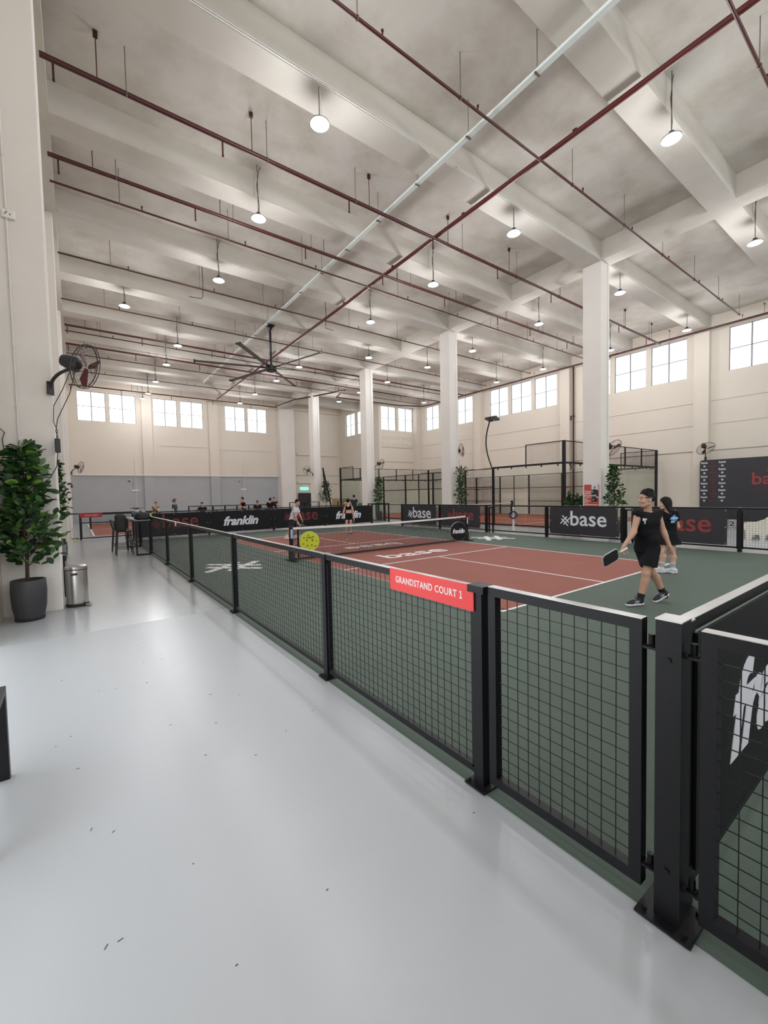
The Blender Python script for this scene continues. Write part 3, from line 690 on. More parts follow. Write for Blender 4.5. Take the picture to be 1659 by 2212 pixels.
def fence(label, pts, posts_at, H=1.2, mesh=True, plates=True, pw=.07, grp='black steel court fences', raise_=.06, mullion=True):
    """straight fence from pts[0] to pts[1]; posts at the given distances along it"""
    a, b = Vector((*pts[0], 0)), Vector((*pts[1], 0)); d = (b-a).normalized(); n = Vector((-d.y, d.x, 0)); L = (b-a).length
    t = thing('court_fence', label, 'fence', a, group=grp)
    for s in posts_at:
        p = a+d*s; m = MB().obox(p+Vector((0, 0, H/2+.004)), d*pw/2, n*pw/2, Vector((0, 0, H/2-.004)))
        if plates: base_plate(m, p.x, p.y)
        m.build('post', 'black_steel', t)
        MB().obox(p+Vector((0, 0, H+.002)), d*(pw/2+.001), n*(pw/2+.001), Vector((0, 0, .003))).build('post_glare', 'rail_sheen', t)  # pale plate that paints glare onto the black post top
    for s0, s1 in zip(posts_at[:-1], posts_at[1:]):
        p, q = a+d*(s0+pw/2), a+d*(s1-pw/2)
        MB().obox((p+q)/2+Vector((0, 0, H-.026)), d*(q-p).length/2, n*.025, Vector((0, 0, .025))).build('top_rail', 'black_steel', t)
        MB().obox((p+q)/2+Vector((0, 0, H+.0005)), d*(q-p).length/2, n*.0245, Vector((0, 0, .0015))).build('rail_glare', 'rail_sheen', t)  # thin pale strip, glare painted along the black rail
        MB().obox((p+q)/2+Vector((0, 0, raise_+.022)), d*(q-p).length/2, n*.02, Vector((0, 0, .022))).build('bottom_rail', 'black_steel', t)
        for e, sg in ((p, 1), (q, -1)):
            MB().obox(e+d*sg*.014+Vector((0, 0, H/2)), d*.012, n*.02, Vector((0, 0, H/2-.09))).build('panel_frame', 'black_steel', t)
        if mesh: tag(wires((p+d*.026).to_2d(), (q-d*.026).to_2d(), raise_+.044, H-.05).build('wire_mesh', 'black_steel', t), kind='stuff')
    return t
FX = -3.035
ys = (-2.21, -.31, 2.62, 5.62, 8.52, 11.5, 14.2, 16.82)
lf = fence('long black mesh fence between the grey aisle and the green court', ((FX, ys[0]), (FX, ys[-1])), [y-ys[0] for y in ys])
# small white tags on the top rail
for y in (7.05,): MB().box(FX-.035, FX-.026, y-.06, y+.06, 1.11, 1.20).build('paper_tag', 'paper_white', lf)
MB().box(FX-.05, FX+.05, -2.27, -2.15, 1.17, 1.212).build('clamp', 'black_steel', lf)
# gates beside the near post
def gate(label, y0, y1, hinge_y):
    t = thing('gate', label, 'gate', (FX, (y0+y1)/2, .06))
    z0, z1, w = .065, 1.215, .05; lo, hi = min(y0, y1), max(y0, y1)
    MB().box(FX-.025, FX+.025, lo, lo+w, z0, z1).build('stile', 'black_steel', t)
    MB().box(FX-.025, FX+.025, hi-w, hi, z0, z1).build('stile', 'black_steel', t)
    MB().box(FX-.025, FX+.025, lo+w, hi-w, z1-w, z1-.002).build('top_rail', 'black_steel', t)
    MB().box(FX-.025, FX+.025, lo+w, hi-w, z0, z0+w).build('bottom_rail', 'black_steel', t)
    tag(wires((FX, lo+w), (FX, hi-w), z0+w, z1-w).build('wire_mesh', 'black_steel', t), kind='stuff')
    MB().box(FX-.026, FX+.026, lo, hi, z1, z1+.003).build('gate_glare', 'rail_sheen', t)  # pale strip for the glare on the gate's black top
    for z in (.16, 1.10):
        s = 1 if hinge_y > (y0+y1)/2 else -1; e = hi if s > 0 else lo
        h = MB().obox((FX, e+s*.03, z), Vector((.022, 0, 0)), Vector((0, .03, 0)), Vector((0, 0, .005)))
        h.cyl((FX, e+s*.028, z+.004), (FX, e+s*.028, z+.055), .012, n=10); h.cyl((FX, e+s*.028, z-.005), (FX, e+s*.028, z+.012), .020, n=6)
        h.build('hinge', 'black_steel', t)
gate('black mesh gate next to the red court sign', -2.285, -3.095, -3.3)
gate('black mesh gate cut by the right edge of the photo', -3.30, -4.35, -3.2)
t = thing('gate_post', 'thick black post with a base plate between the two near gates', 'post', (FX, -3.195, 0))
MB().box(FX-.05, FX+.05, -3.245, -3.155, .017, 1.235).build('post', 'black_steel', t)
m = MB(); base_plate(m, FX+.0, -3.20, .10); m.build('base_plate', 'black_steel', t)
MB().box(FX-.052, FX+.052, -3.247, -3.153, 1.235, 1.24).build('cap', 'rail_sheen', t)  # pale plate, glare put into the colour of the black post's top
for z in (1.08, .22): MB().cyl((FX-.05, -3.2, z), (FX-.057, -3.2, z), .011, n=10).build('bolt', 'black_steel', t)

def banner(label, o, ax, w, z0, z1, m, normal, kind, textm, tw=None, tx=None, name='banner', bolts=True, sz=None):
    """flat printed board on a fence; o is its lower start point in plan"""
    ax = Vector(ax); n = Vector(normal); t = thing(name, label, 'banner', (o[0], o[1], z0), group='printed boards on the court fences')
    c = Vector((o[0], o[1], 0))+ax*w/2+n*.02; c.z = (z0+z1)/2
    MB().obox(c, ax*w/2, n*.006, Vector((0, 0, (z1-z0)/2))).build('board', m, t)
    f = c+n*.0065
    if bolts:
        for sx in (-.97, 0, .97):
            for sz_ in (-.94, 0, .94):
                if sx or sz_: MB().disc(f+ax*(sx*w/2)+Vector((0, 0, sz_*(z1-z0)/2)), n, .012, .006, 8).build('bolt', 'socket_white', t)
    h = z1-z0
    if kind == 'base':
        tw = tw or w*.52; tx = tx if tx is not None else w*.335
        p = f+n*.002-ax*(w/2)+ax*tx; p.z = z0+h*.33
        text('lettering', 'base', p, ax, (0, 0, 1), tw, textm, t, bold=.012, depth=.003)
        q = f+n*.002-ax*(w/2)+ax*(tx-tw*.155); q.z = z0+h*.33+tw*.135
        hash_logo(MB(), q, ax, (0, 0, 1), tw*.26, .003, .13).build('emblem', textm, t)
    else:
        tw = tw or w*.56; p = f+n*.002-ax*(w/2)+ax*(tx if tx is not None else w*.2); p.z = z0+h*.28
        text('lettering', 'franklin', p, ax, (0, 0, 1), tw, textm, t, bold=.036, shear=.32, depth=.003, spacing=.98, height=h*.46)
    return t
# far fence with its four black boards
ff = fence('black fence closing the far end of the green court', ((FX+.1, 16.95), (9.42, 16.95)), [.0, 3.0, 6.17, 9.17, 12.3], H=1.12, mesh=False, plates=False, raise_=.10)
fb = ((-2.87, 2.88, 'base', 'dim_red_print', 'black board with dim red lettering seen through the left fence'), (.10, 3.05, 'franklin', 'white_print', 'black board with white slanted lettering left of the man in white'),
      (3.27, 2.90, 'base', 'dim_red_print', 'black board with dim red lettering behind the man in white'), (6.27, 3.05, 'franklin', 'white_print', 'black board with white slanted lettering behind the woman in the crop top'))
for x, w, k, c, l in fb:
    banner(l, (x, 16.93), (1, 0, 0), w, .13, 1.10, 'black_vinyl', (0, -1, 0), k, c)
for x in (3.2, 6.2): MB().box(x-.05, x+.05, 16.88, 16.91, .05, 1.12).build('strap', 'black_steel', ff)
# right fence
rys = (14.05, 11.1, 8.2, 5.3, 2.55, -.45, -3.2)
RX = 9.42
fence('black mesh fence along the right side of the green court', ((RX, rys[0]), (RX, rys[-1])), [rys[0]-y for y in rys], H=1.2, plates=False, pw=.09, raise_=.10)
for y0, w, c, l in ((13.93, 2.65, 'white_print', 'dark board with white lettering, farthest on the right fence'), (10.95, 2.45, 'red_print', 'dark board with red lettering behind the right end of the net'),
                    (5.13, 2.45, 'white_print', 'dark board with white lettering left of the man in black'), (2.26, 2.45, 'red_print', 'dark board with red lettering behind the woman in the black shirt')):
    banner(l, (RX-.05, y0), (0, -1, 0), w, .17, 1.15, 'charcoal_board', (-1, 0, 0), 'base', c)
for y, l in ((8.05, 'narrow black frame left of the mesh panel on the right fence'), (2.40, 'narrow black frame between two boards on the right fence')):
    t = thing('gate_latch_frame', l, 'gate frame', (RX+.12, y, 0))
    for yy in (y-.10, y+.10): MB().box(RX+.10, RX+.15, yy-.025, yy+.025, .0, 1.08).build('stile', 'black_steel', t)
    MB().box(RX+.10, RX+.15, y-.12, y+.12, 1.06, 1.10).build('top_rail', 'black_steel', t)
# near fence with the large board
fence('black fence with pale glare on its top rail at the near right corner', ((FX+.06, -3.20), (9.42, -3.26)), [.03, 3.0, 6.0, 9.0, 12.3], H=1.215, mesh=False, plates=False)
banner('large black board with white slanted lettering at the near right corner', (-2.93, -3.225), (1, -.005, 0), 2.9, .17, 1.165, 'black_vinyl', (0, -1, 0), 'franklin', 'white_print', tw=2.05, tx=.42, bolts=False)
# open doorway frames at the far right corner of the court
for k, (x0, x1, y) in enumerate(((9.62, 10.9, 17.25), (10.0, 11.3, 18.2))):
    t = thing('doorway_frame', ['open black mesh doorway at the far right corner of the court', 'second open black mesh doorway behind the first'][k], 'gate', (x0, y, 0))
    for x in (x0, x1): MB().box(x-.035, x+.035, y-.035, y+.035, .004, 1.2).build('stile', 'black_steel', t)
    MB().box(x0+.035, x1-.035, y-.03, y+.03, 1.13, 1.19).build('top_rail', 'black_steel', t)
    MB().box(x0+.035, x1-.035, y-.02, y+.02, .10, .14).build('bottom_rail', 'black_steel', t)
    tag(wires((x0+.035, y), (x1-.035, y), .14, 1.13).build('wire_mesh', 'black_steel', t), kind='stuff')

# red court sign on the left fence
t = thing('court_sign', 'bright red sign with white lettering on the near fence', 'sign', (FX-.04, -1.8, 1.06))
MB().box(FX-.046, FX-.040, -2.195, -1.385, 1.055, 1.210).build('panel', 'sign_red', t)
text('lettering', 'GRANDSTAND COURT 1', (FX-.047, -1.455, 1.115), (0, -1, 0), (0, 0, 1), .645, 'paper_white', t, bold=.012, depth=.002, spacing=1.12, height=.047)
MB().box(FX-.0485, FX-.0465, -2.107, -2.085, 1.115, 1.121).build('numeral_foot', 'paper_white', t)
MB().prism([(0, 0), (.010, .006), (.010, .012), (0, .006)], (FX-.0465, -2.084, 1.150), (0, -1, 0), (0, 0, 1), (-.002, 0, 0)).build('numeral_flag', 'paper_white', t)
# fence and sign of the next court
sf = fence('black mesh fence of the next court, crossing behind the bar table', ((-5.12, 19.0), (-1.75, 19.0)), [.28, 3.3], H=1.2, plates=False)
MB().box(-5.15, -4.9, 18.98, 19.02, 1.15, 1.2).box(-5.15, -4.9, 18.98, 19.02, .06, .10).build('short_rail', 'black_steel', sf)
tag(wires((-5.14, 19.0), (-4.88, 19.0), .1, 1.15).build('wire_mesh', 'black_steel', sf), kind='stuff')
MB().box(-4.80, -1.8, 18.98, 19.02, .74, .78).build('mid_rail', 'black_steel', sf)
t = thing('court_sign', 'small dark red sign with white lettering on the distant fence', 'sign', (-4.4, 18.96, 1.0))
MB().box(-4.84, -4.02, 18.945, 18.955, 1.0, 1.19).build('panel', 'dark_red_sign', t)
text('lettering', 'SOCIAL COURT 2', (-4.66, 18.94, 1.07), (1, 0, 0), (0, 0, 1), .50, 'paper_white', t, bold=.012, depth=.003, spacing=1.1)
fence('black fence running on behind the far court boards', ((-1.7, 19.0), (8.9, 19.0)), [0, 2.65, 5.3, 7.95, 10.6], H=1.14, plates=False, mesh=False)
fence('low mesh fence in front of the grey far wall, left of the standing player', ((.9, 25.5), (5.4, 23.2)), [0, .75, 1.5, 2.25, 3.0, 3.75, 4.5, 5.05], H=1.26, plates=False, pw=.05)
fence('low mesh fence below the exit sign', ((8.6, 27.2), (11.2, 27.2)), [0, 1.3, 2.6], H=1.28, plates=False, pw=.05)
fence('low mesh fence left of the padel enclosure', ((11.35, 24.4), (12.7, 24.4)), [0, 1.3], H=1.28, plates=False, pw=.05)
# floors of the neighbouring courts
c2 = tag(MB().box(-4.35, 9.5, 21.0, 34.5, 0, .006).build('floor_social', 'terracotta'), kind='structure')
for r in ((-4.35, -4.27, 21.0, 34.5), (-4.27, 9.4, 21.0, 21.06), (-4.27, 9.4, 26.5, 26.56)): MB().box(*r, .006, .009).build('court_line', 'line_white', c2)
t = thing('court_net', 'low black net of the next court behind the distant fence', 'net', (-4.2, 27.3, 0))
for x in (-4.3, 1.8): MB().box(x-.05, x+.05, 27.25, 27.35, .006, .95).build('post', 'black_steel', t)
MB().box(-4.25, 1.75, 27.28, 27.32, .86, .93).build('top_tape', 'black_steel', t)
tag(wires((-4.25, 27.3), (1.75, 27.3), .1, .86, .004, .08).build('net_mesh', 'net_cord', t), kind='stuff')

# ------------------------------------------------------------------ net of the green court
NY = 6.74
t = thing('pickleball_net', 'black net with a white tape across the terracotta court', 'net', (3.05, NY, 0))
m = MB(); k = 52
def tz(x): return .865+.045*abs((x-3.1)/3.4)**1.6
for i in range(k):
    x0, x1 = -.26+6.78*i/k, -.26+6.78*(i+1)/k
    m.add([(x0, NY-.012, tz(x0)-.055), (x1, NY-.012, tz(x1)-.055), (x1, NY-.012, tz(x1)), (x0, NY-.012, tz(x0)), (x0, NY+.012, tz(x0)-.055), (x1, NY+.012, tz(x1)-.055), (x1, NY+.012, tz(x1)), (x0, NY+.012, tz(x0))],
          [(0, 1, 2, 3), (5, 4, 7, 6), (3, 2, 6, 7), (1, 0, 4, 5)]+([(0, 3, 7, 4)] if i == 0 else [])+([(1, 5, 6, 2)] if i == k-1 else []))
m.build('top_tape', 'net_tape', t)
tag(wires((-.24, NY), (6.50, NY), .045, .83, .0028, .040, .040).build('net_mesh', 'net_cord', t), kind='stuff')
MB().box(-.24, 6.5, NY-.012, NY+.012, .035, .055).build('bottom_band', 'net_cord', t)
MB().box(-.24, 6.5, NY+.02, NY+.06, .02, .06).build('base_bar', 'black_steel', t)
for x, s in ((-.30, 1), (6.58, -1)):
    MB().bbox(x-.045, x+.045, NY-.04, NY+.04, .02, .93, .008).build('post', 'black_steel', t)
    MB().bbox(x-.07, x+.07, NY-.06, NY+.06, .02, .30, .012).build('post_sleeve', 'black_plastic', t)
    MB().box(x-.06, x+.06, NY-.28, NY+.28, .006, .035).build('foot', 'black_steel', t)
    MB().box(x+s*.22-.02, x+s*.22+.02, NY+.02, NY+.06, .05, .86).build('inner_post', 'black_steel', t)
    for j in range(4): MB().bar((x+s*.045, NY+.03, .2+.16*j), (x+s*.2, NY+.03, .28+.16*j), .012).build('lacing', 'net_cord', t)
    MB().box(x-.03, x+.03, NY-.046, NY-.041, .62, .86).build('sticker', 'paper_white', t)
    for j in range(4): MB().box(x-.022, x+.022, NY-.049, NY-.046, .64+.055*j, .68+.055*j).build('sticker_mark', 'paint_blue', t)
t = thing('ball_disc', 'large round yellow ball cut-out hung on the left end of the net', 'sign', (.21, NY-.1, .2))
cb = Vector((.21, NY-.06, .50)); fn = Vector((-.25, -.97, 0)).normalized(); fx = Vector((-fn.y, fn.x, 0))
if fx.x < 0: fx = -fx
MB().disc(cb, fn, .275, .02, 40).build('board', 'paper_white', t)
MB().disc(cb+fn*.013, fn, .27, .008, 40).build('printed_face', 'ball_yellow', t)
for a, b, r in ((-.03, .165, .022), (.10, .12, .026), (-.15, .10, .022), (-.075, .03, .026), (.085, .015, .024), (.20, .0, .018), (-.17, -.06, .020), (-.06, -.12, .026), (.06, -.11, .026), (.16, -.14, .024), (.0, -.21, .018), (-.13, -.19, .018), (.075, .055, .020)):
    MB().disc(cb+fn*.0185+fx*a+Vector((0, 0, b)), fn, r, .003, 14).build('hole_mark', 'hole_dark', t)
text('lettering', 'franklin', cb+fn*.019-fx*.09+Vector((0, 0, .09)), fx, (0, 0, 1), .15, 'black_vinyl', t, bold=.02, shear=.3, depth=.003)
t = thing('round_disc', 'round black sign with white lettering hung on the right end of the net', 'sign', (6.08, NY-.1, .03))
cb = Vector((6.08, NY-.06, .37))
MB().disc(cb, fn, .34, .03, 44).build('board', 'paper_white', t)
MB().disc(cb+fn*.017, fn, .335, .008, 44).build('printed_face', 'black_vinyl', t)
text('lettering', 'franklin', cb+fn*.023-fx*.25+Vector((0, 0, -.07)), fx, (0, 0, 1), .50, 'white_print', t, bold=.03, shear=.32, depth=.003, spacing=.9, height=.17)
o = tag(center(MB().sphere((3.32, 9.82, .045), .037, 16, 12).build('ball', 'ball_yellow_bright', None, True)), 'small yellow ball lying on the court behind the net', 'ball')
# ------------------------------------------------------------------ padel enclosure behind the right fence
PX0, PX1, PY0, PY1 = 13.0, 22.93, 6.70, 26.70
pf = tag(MB().box(PX0, PX1, PY0, PY1, 0, .008).build('floor_padel', 'padel_floor'), kind='structure')
for r in ((PX0+.1, PX1-.1, 9.7, 9.75), (PX0+.1, PX1-.1, 23.6, 23.65), (17.94, 17.99, 9.75, 23.6)): MB().box(*r, .008, .011).build('court_line', 'line_white', pf)
t = thing('padel_enclosure', 'tall black framed padel enclosure with glass walls and wire mesh', 'padel court', (PX0, PY0, 0))
def vpost(x, y, z1, w=.10): MB().box(x-w/2, x+w/2, y-w/2, y+w/2, .008, z1).build('post', 'black_steel', t)
def rail(p, q, w=.06, h=.06): MB().bar(p, q, w, h).build('rail', 'black_steel', t)
def pmesh(p, q, z0, z1, cell=.075): tag(wires(p, q, z0, z1, .0026, cell).build('wire_mesh', 'black_steel', t), kind='stuff')
def pane(x0, x1, y0, y1, z0, z1): MB().box(min(x0, x1), max(x0, x1), min(y0, y1), max(y0, y1), z0, z1).build('glass_pane', 'padel_glass', t)
for x, sx in ((PX0, 1), (PX1, -1)):
    for ye, yb, ym in ((PY0, 10.72, 8.70), (PY1, 22.68, 24.7)):
        s = 1 if yb > ye else -1
        vpost(x, ye, 4.04, .12); vpost(x, yb, 3.05, .10)
        rail((x, ye, 3.03), (x, yb, 3.03), .07, .09)
        rail((x, ye, 4.02), (x, ym, 4.02), .04, .04); vv = MB().box(x-.02, x+.02, ym-.02, ym+.02, 3.05, 4.02).build('mesh_stile', 'black_steel', t)
        pmesh((x, ye+s*.06), (x, ym), 3.08, 4.0)
        for k in range(2): pane(x-.006, x+.006, ye+s*(.07+2.0*k), ye+s*(1.99+2.0*k), .06, 2.97)
        for k in range(5): MB().box(x-.02, x+.02, ye+s*(.3+.85*k)-.025, ye+s*(.3+.85*k)+.025, 2.90, 2.98).build('glass_clip', 'black_steel', t)
    # mesh side between the glass corners, with the doorway in the middle
    rail((x, 10.72, 3.0), (x, 22.68, 3.0), .04, .04); rail((x, 10.72, 2.02), (x, 22.68, 2.02), .05, .05); rail((x, 10.72, 1.02), (x, 15.4, 1.02), .04, .04); rail((x, 18.1, 1.02), (x, 22.68, 1.02), .04, .04)
    for y in (12.7, 15.4, 18.1, 20.6): vpost(x, y, 3.02, .08)
    vpost(x, 16.75, 3.0, .05)
    pmesh((x, 10.8), (x, 15.4), .05, 3.0); pmesh((x, 18.1), (x, 22.6), .05, 3.0); pmesh((x, 15.4), (x, 18.1), 2.05, 3.0)
for y in (PY0, PY1):
    rail((PX0, y, 3.03), (PX1, y, 3.03), .07, .09); rail((PX0, y, 4.02), (PX1, y, 4.02), .04, .04)
    for k in range(1, 5): MB().box(PX0+k*1.986-.03, PX0+k*1.986+.03, y-.03, y+.03, 3.05, 4.02).build('mesh_stile', 'black_steel', t)
    pmesh((PX0+.06, y), (PX1-.06, y), 3.08, 4.0)
    for k in range(5): pane(PX0+.07+1.96*k, PX0+1.97+1.96*k, y-.006, y+.006, .06, 2.97)
    for k in range(11): MB().box(PX0+.5+.9*k-.025, PX0+.5+.9*k+.025, y-.02, y+.02, 2.90, 2.98).build('glass_clip', 'black_steel', t)
rail((PX0, 10.72, .05), (PX0, 6.7, .05), .05, .06); rail((PX0, 10.72, .05), (PX0, 22.68, .05), .05, .06)
t = thing('padel_net', 'dark low net inside the padel enclosure with a black post', 'net', (13.2, 16.7, 0))
MB().box(13.25, 13.39, 16.63, 16.77, .008, 1.05).build('post', 'black_steel', t); MB().box(22.5, 22.64, 16.63, 16.77, .008, 1.05).build('post', 'black_steel', t)
MB().box(13.39, 22.5, 16.685, 16.715, .84, .91).build('top_tape', 'net_tape', t)
tag(wires((13.39, 16.7), (22.5, 16.7), .03, .84, .003, .06).build('net_mesh', 'net_cord', t), kind='stuff')
# curved floodlight masts on the enclosure
def mast(label, x, y, s):
    t = thing('floodlight_mast', label, 'floodlight', (x, y, 3.05))
    pts = []
    for k in range(13):
        u = k/12; pts.append((x, y+s*(.38*math.sin(PI*u*.95))+.02, 3.05+2.62*u))
    MB().tube(pts, .035, 8).build('mast', 'black_steel', t, True)
    e = Vector(pts[-1])
    MB().obox(e+Vector((0, -s*.05, .06)), Vector((.05, 0, 0)), Vector((0, .36, 0)), Vector((0, 0, .02))).build('crossbar', 'black_steel', t)
    for dy in (-.24, .14): 
        l = MB().obox(e+Vector((.05, dy-.02, -.03)), Vector((.20, 0, -.06)), Vector((0, .14, 0)), Vector((.02, 0, .05))).build('floodlight', 'lamp_body', t)
        MB().obox(e+Vector((.05, dy-.02, -.075)), Vector((.17, 0, -.05)), Vector((0, .12, 0)), Vector((.005, 0, .012))).build('glass', 'frame_grey', l)
mast('curved black floodlight mast on the near corner of the padel enclosure', PX0, 10.78, 1)
mast('curved black floodlight mast half hidden by the third column', PX0, 22.62, 1)
# leaning truss, carton and green mat in the back
t = thing('leaning_truss', 'narrow black lattice frame leaning beside the farthest column', 'frame', (11.7, 26.5, 0))
a0, a1, b0 = Vector((11.45, 26.5, 0.0)), Vector((11.25, 26.5, 4.0)), Vector((12.12, 26.5, 0.0))
MB().bar(a0+Vector((0, 0, 1.6)), a1, .06).build('rail', 'black_steel', t); MB().bar(b0, a1, .09).build('rail', 'black_steel', t)
for k in range(9):
    u = .42+k*.065; p = a0.lerp(a1, u); q2 = b0.lerp(a1, u+.03); MB().bar(p, q2, .03).build('lattice', 'black_steel', t)
t = thing('carton', 'brown cardboard carton behind the woman in the crop top', 'box', (15.9, 30.9, .0))
MB().box(14.9, 16.3, 30.8, 31.6, .55, 1.45).build('box', 'cardboard', t)
MB().box(14.85, 16.35, 30.75, 31.65, .0, .55).build('pallet', 'chair_white', t)
MB().box(15.75, 16.1, 30.795, 30.80, .95, 1.12).build('label', 'paper_white', t)
mat('mat_green', (.05, .17, .09), .8)
o = tag(MB().box(PX0+.25, PX0+2.9, 25.2, 26.2, .008, 1.05).build('green_mat', 'mat_green'), 'green padded mat standing inside the padel enclosure', 'mat'); center(o)
# white umbrella-like stand with a blue ring between the fence and the enclosure
t = thing('ring_stand', 'slim white stand with a blue ring behind the right fence', 'stand', (11.1, 8.05, 0))
MB().cyl((11.1, 8.05, 0), (11.1, 8.05, .95), .05, .04, 12).build('pole', 'socket_white', t, True)
MB().ring((11.02, 8.0, .70), (.8, .6, .25), .16, .035, 24, 8).build('ring', 'blue_strap', t, True)
MB().sphere((11.1, 8.05, 1.0), .055, 10, 8).build('knob', 'socket_white', t, True)

# ------------------------------------------------------------------ dark press backdrop by the right wall
BX = 22.55
t = thing('press_backdrop', 'tall dark backdrop wall with rows of small logos and red lettering', 'backdrop', (BX, 1.5, 0))
m = MB(); r = .12; y1, y0 = 4.42, -3.2; H = 3.24
poly = [(0, 0), (y1-y0, 0), (y1-y0, H)]+[(r*(1-math.sin(PI/2*k/5)), H-r*(1-math.cos(PI/2*k/5))) for k in range(6)]
m.prism(poly, (BX, y1, 0), (0, -1, 0), (0, 0, 1), (.12, 0, 0)); m.build('panel', 'charcoal_board', t)
ax = (0, -1, 0)
for i, z in enumerate([3.09-.185*k for k in range(12)]):
    for j, yy in enumerate((4.36, 3.98, 3.58)):
        word = (i+j) % 2 == 0; mm = 'dim_red_print' if j == 1 else 'white_print'
        if word: text('small_lettering', 'base', (BX-.002, yy, z-.05), ax, (0, 0, 1), .29, mm, t, bold=.015, depth=.003)
        else: hash_logo(MB(), (BX-.002, yy-.15, z), ax, (0, 0, 1), .10, .003, .16).build('small_emblem', mm, t)
text('large_lettering', 'base', (BX-.002, 2.22, 1.86), ax, (0, 0, 1), 1.50, 'red_print', t, bold=.015, depth=.004)
hash_logo(MB(), (BX-.002, 1.42, 2.66), ax, (0, 0, 1), .46, .004, .13).build('large_emblem', 'red_print', t)
text('large_lettering', 'PICKLE', (BX-.002, 2.18, 1.58), ax, (0, 0, 1), .70, 'dim_red_print', t, depth=.004, spacing=1.15, height=.12)
text('large_lettering', 'CLUB', (BX-.002, 1.66, 1.34), ax, (0, 0, 1), .45, 'dim_red_print', t, depth=.004, spacing=1.15, height=.10)
# white resin lounge chairs behind the right fence
def lounge(label, x, y, rz):
    t = thing('lounge_chair', label, 'chair', (x, y, 0), rz, group='white resin chairs behind the right fence')
    n = 12; prof = [(-.38, .62), (-.30, .72), (-.22, .60), (-.10, .42), (.08, .38), (.25, .41), (.38, .36)]
    m = MB()
    for s in (-1, 1):
        poly = [(-.40, 0.0), (-.42, .58), (-.36, .70), (-.28, .72), (-.20, .64), (.02, .55), (.25, .53), (.38, .48), (.42, .34), (.40, 0.0), (.26, 0.0), (.24, .16), (.06, .16), (.04, .0), (-.08, .0), (-.10, .16), (-.24, .16), (-.26, 0)]
        mm = MB().prism(poly, (0, s*.34-.025, 0), (1, 0, 0), (0, 0, 1), (0, .05, 0)); mm.build('side_panel', 'chair_white', t, off=False)
    bk = MB().prism([(-.40, .30), (-.42, .66), (-.36, .72), (-.30, .70), (-.20, .40), (-.16, .34), (.36, .36), (.40, .32), (.36, .26), (-.30, .24)], (0, -.315, 0), (1, 0, 0), (0, 0, 1), (0, .63, 0)); bk.build('seat_shell', 'chair_white', t, off=False)
    return t
lounge('white resin chair by the right fence, nearer the black board', 13.55, .02, math.radians(112))
lounge('white resin chair by the right fence, cut by the photo edge', 13.95, -1.02, math.radians(118))
t = thing('number_notice', 'white notice with a black 2 fixed to the mesh', 'sign', (RX+.05, -.3, .6))
MB().box(RX+.048, RX+.052, -.42, -.145, .60, .87).build('sheet', 'paper_white', t)
text('lettering', '2', (RX+.046, -.20, .70), (0, -1, 0), (0, 0, 1), .12, 'black_vinyl', t, depth=.003, height=.12)
MB().box(RX+.044, RX+.047, -.40, -.25, .645, .655).build('red_line', 'sign_red', t)
# poster on the first column
t = thing('poster', 'red and white coaching poster with a player on the white column', 'poster', (11.32, 4.57, 1.1))
px = 11.322; MB().box(px, px+.006, 4.27, 4.87, 1.13, 1.98).build('sheet', 'poster_red', t)
P = lambda a, b, c, d, m_, n_='print': MB().box(px-.0018, px-.0002, 4.87-.60*b, 4.87-.60*a, 1.13+.85*(1-d), 1.13+.85*(1-c)).build(n_, m_, t)
P(0, 1, 0, .012, 'paper_white', 'border'); P(0, .012, .012, 1, 'paper_white', 'border'); P(.985, 1, .012, 1, 'paper_white', 'border')
mat('sky_print', (.66, .70, .80), .6); P(.50, .94, .015, .27, 'sky_print', 'photo_sky')
mat('skin_print', (.55, .28, .18), .6); mat('dark_print', (.03, .02, .025), .6)
def pdisc(a, b, r, m_, s=1.): MB().disc((px-.0025, 4.87-.60*a, 1.13+.85*(1-b)), (1, 0, 0), r, .0012, 20, s).build('photo_figure', m_, t)
MB().prism([(.44, .27), (.62, .235), (.78, .235), (.93, .28), (.95, .5), (.88, .62), (.90, .80), (.50, .80), (.54, .5), (.45, .4)], (px-.003, 4.87, 1.98), (0, -.60, 0), (0, 0, -.85), (.0012, 0, 0)).build('photo_figure', 'dark_print', t)
pdisc(.71, .165, .050, 'skin_print'); pdisc(.71, .105, .045, 'sky_print', .6); pdisc(.62, .70, .03, 'skin_print'); pdisc(.88, .6, .045, 'white_print', .5)
for s, z, w in (('TRAIN', 1.665, .34), ('WITH', 1.585, .27), ('RACHAEL', 1.505, .50)):
    text('lettering', s, (px-.005, 4.85, z), (0, -1, 0), (0, 0, 1), w, 'paper_white', t, bold=.02, depth=.001, height=.062)
for k, (z, w) in enumerate(((1.465, .27), (1.41, .17), (1.375, .12), (1.33, .25), (1.305, .22), (1.27, .11), (1.225, .18))):
    MB().box(px-.002, px-.0004, 4.85-w, 4.85, z, z+.012).build('small_print', 'paper_white', t)
MB().box(px-.002, px-.0004, 4.87-.56, 4.85, 1.165, 1.19).build('small_print', 'paper_white', t)
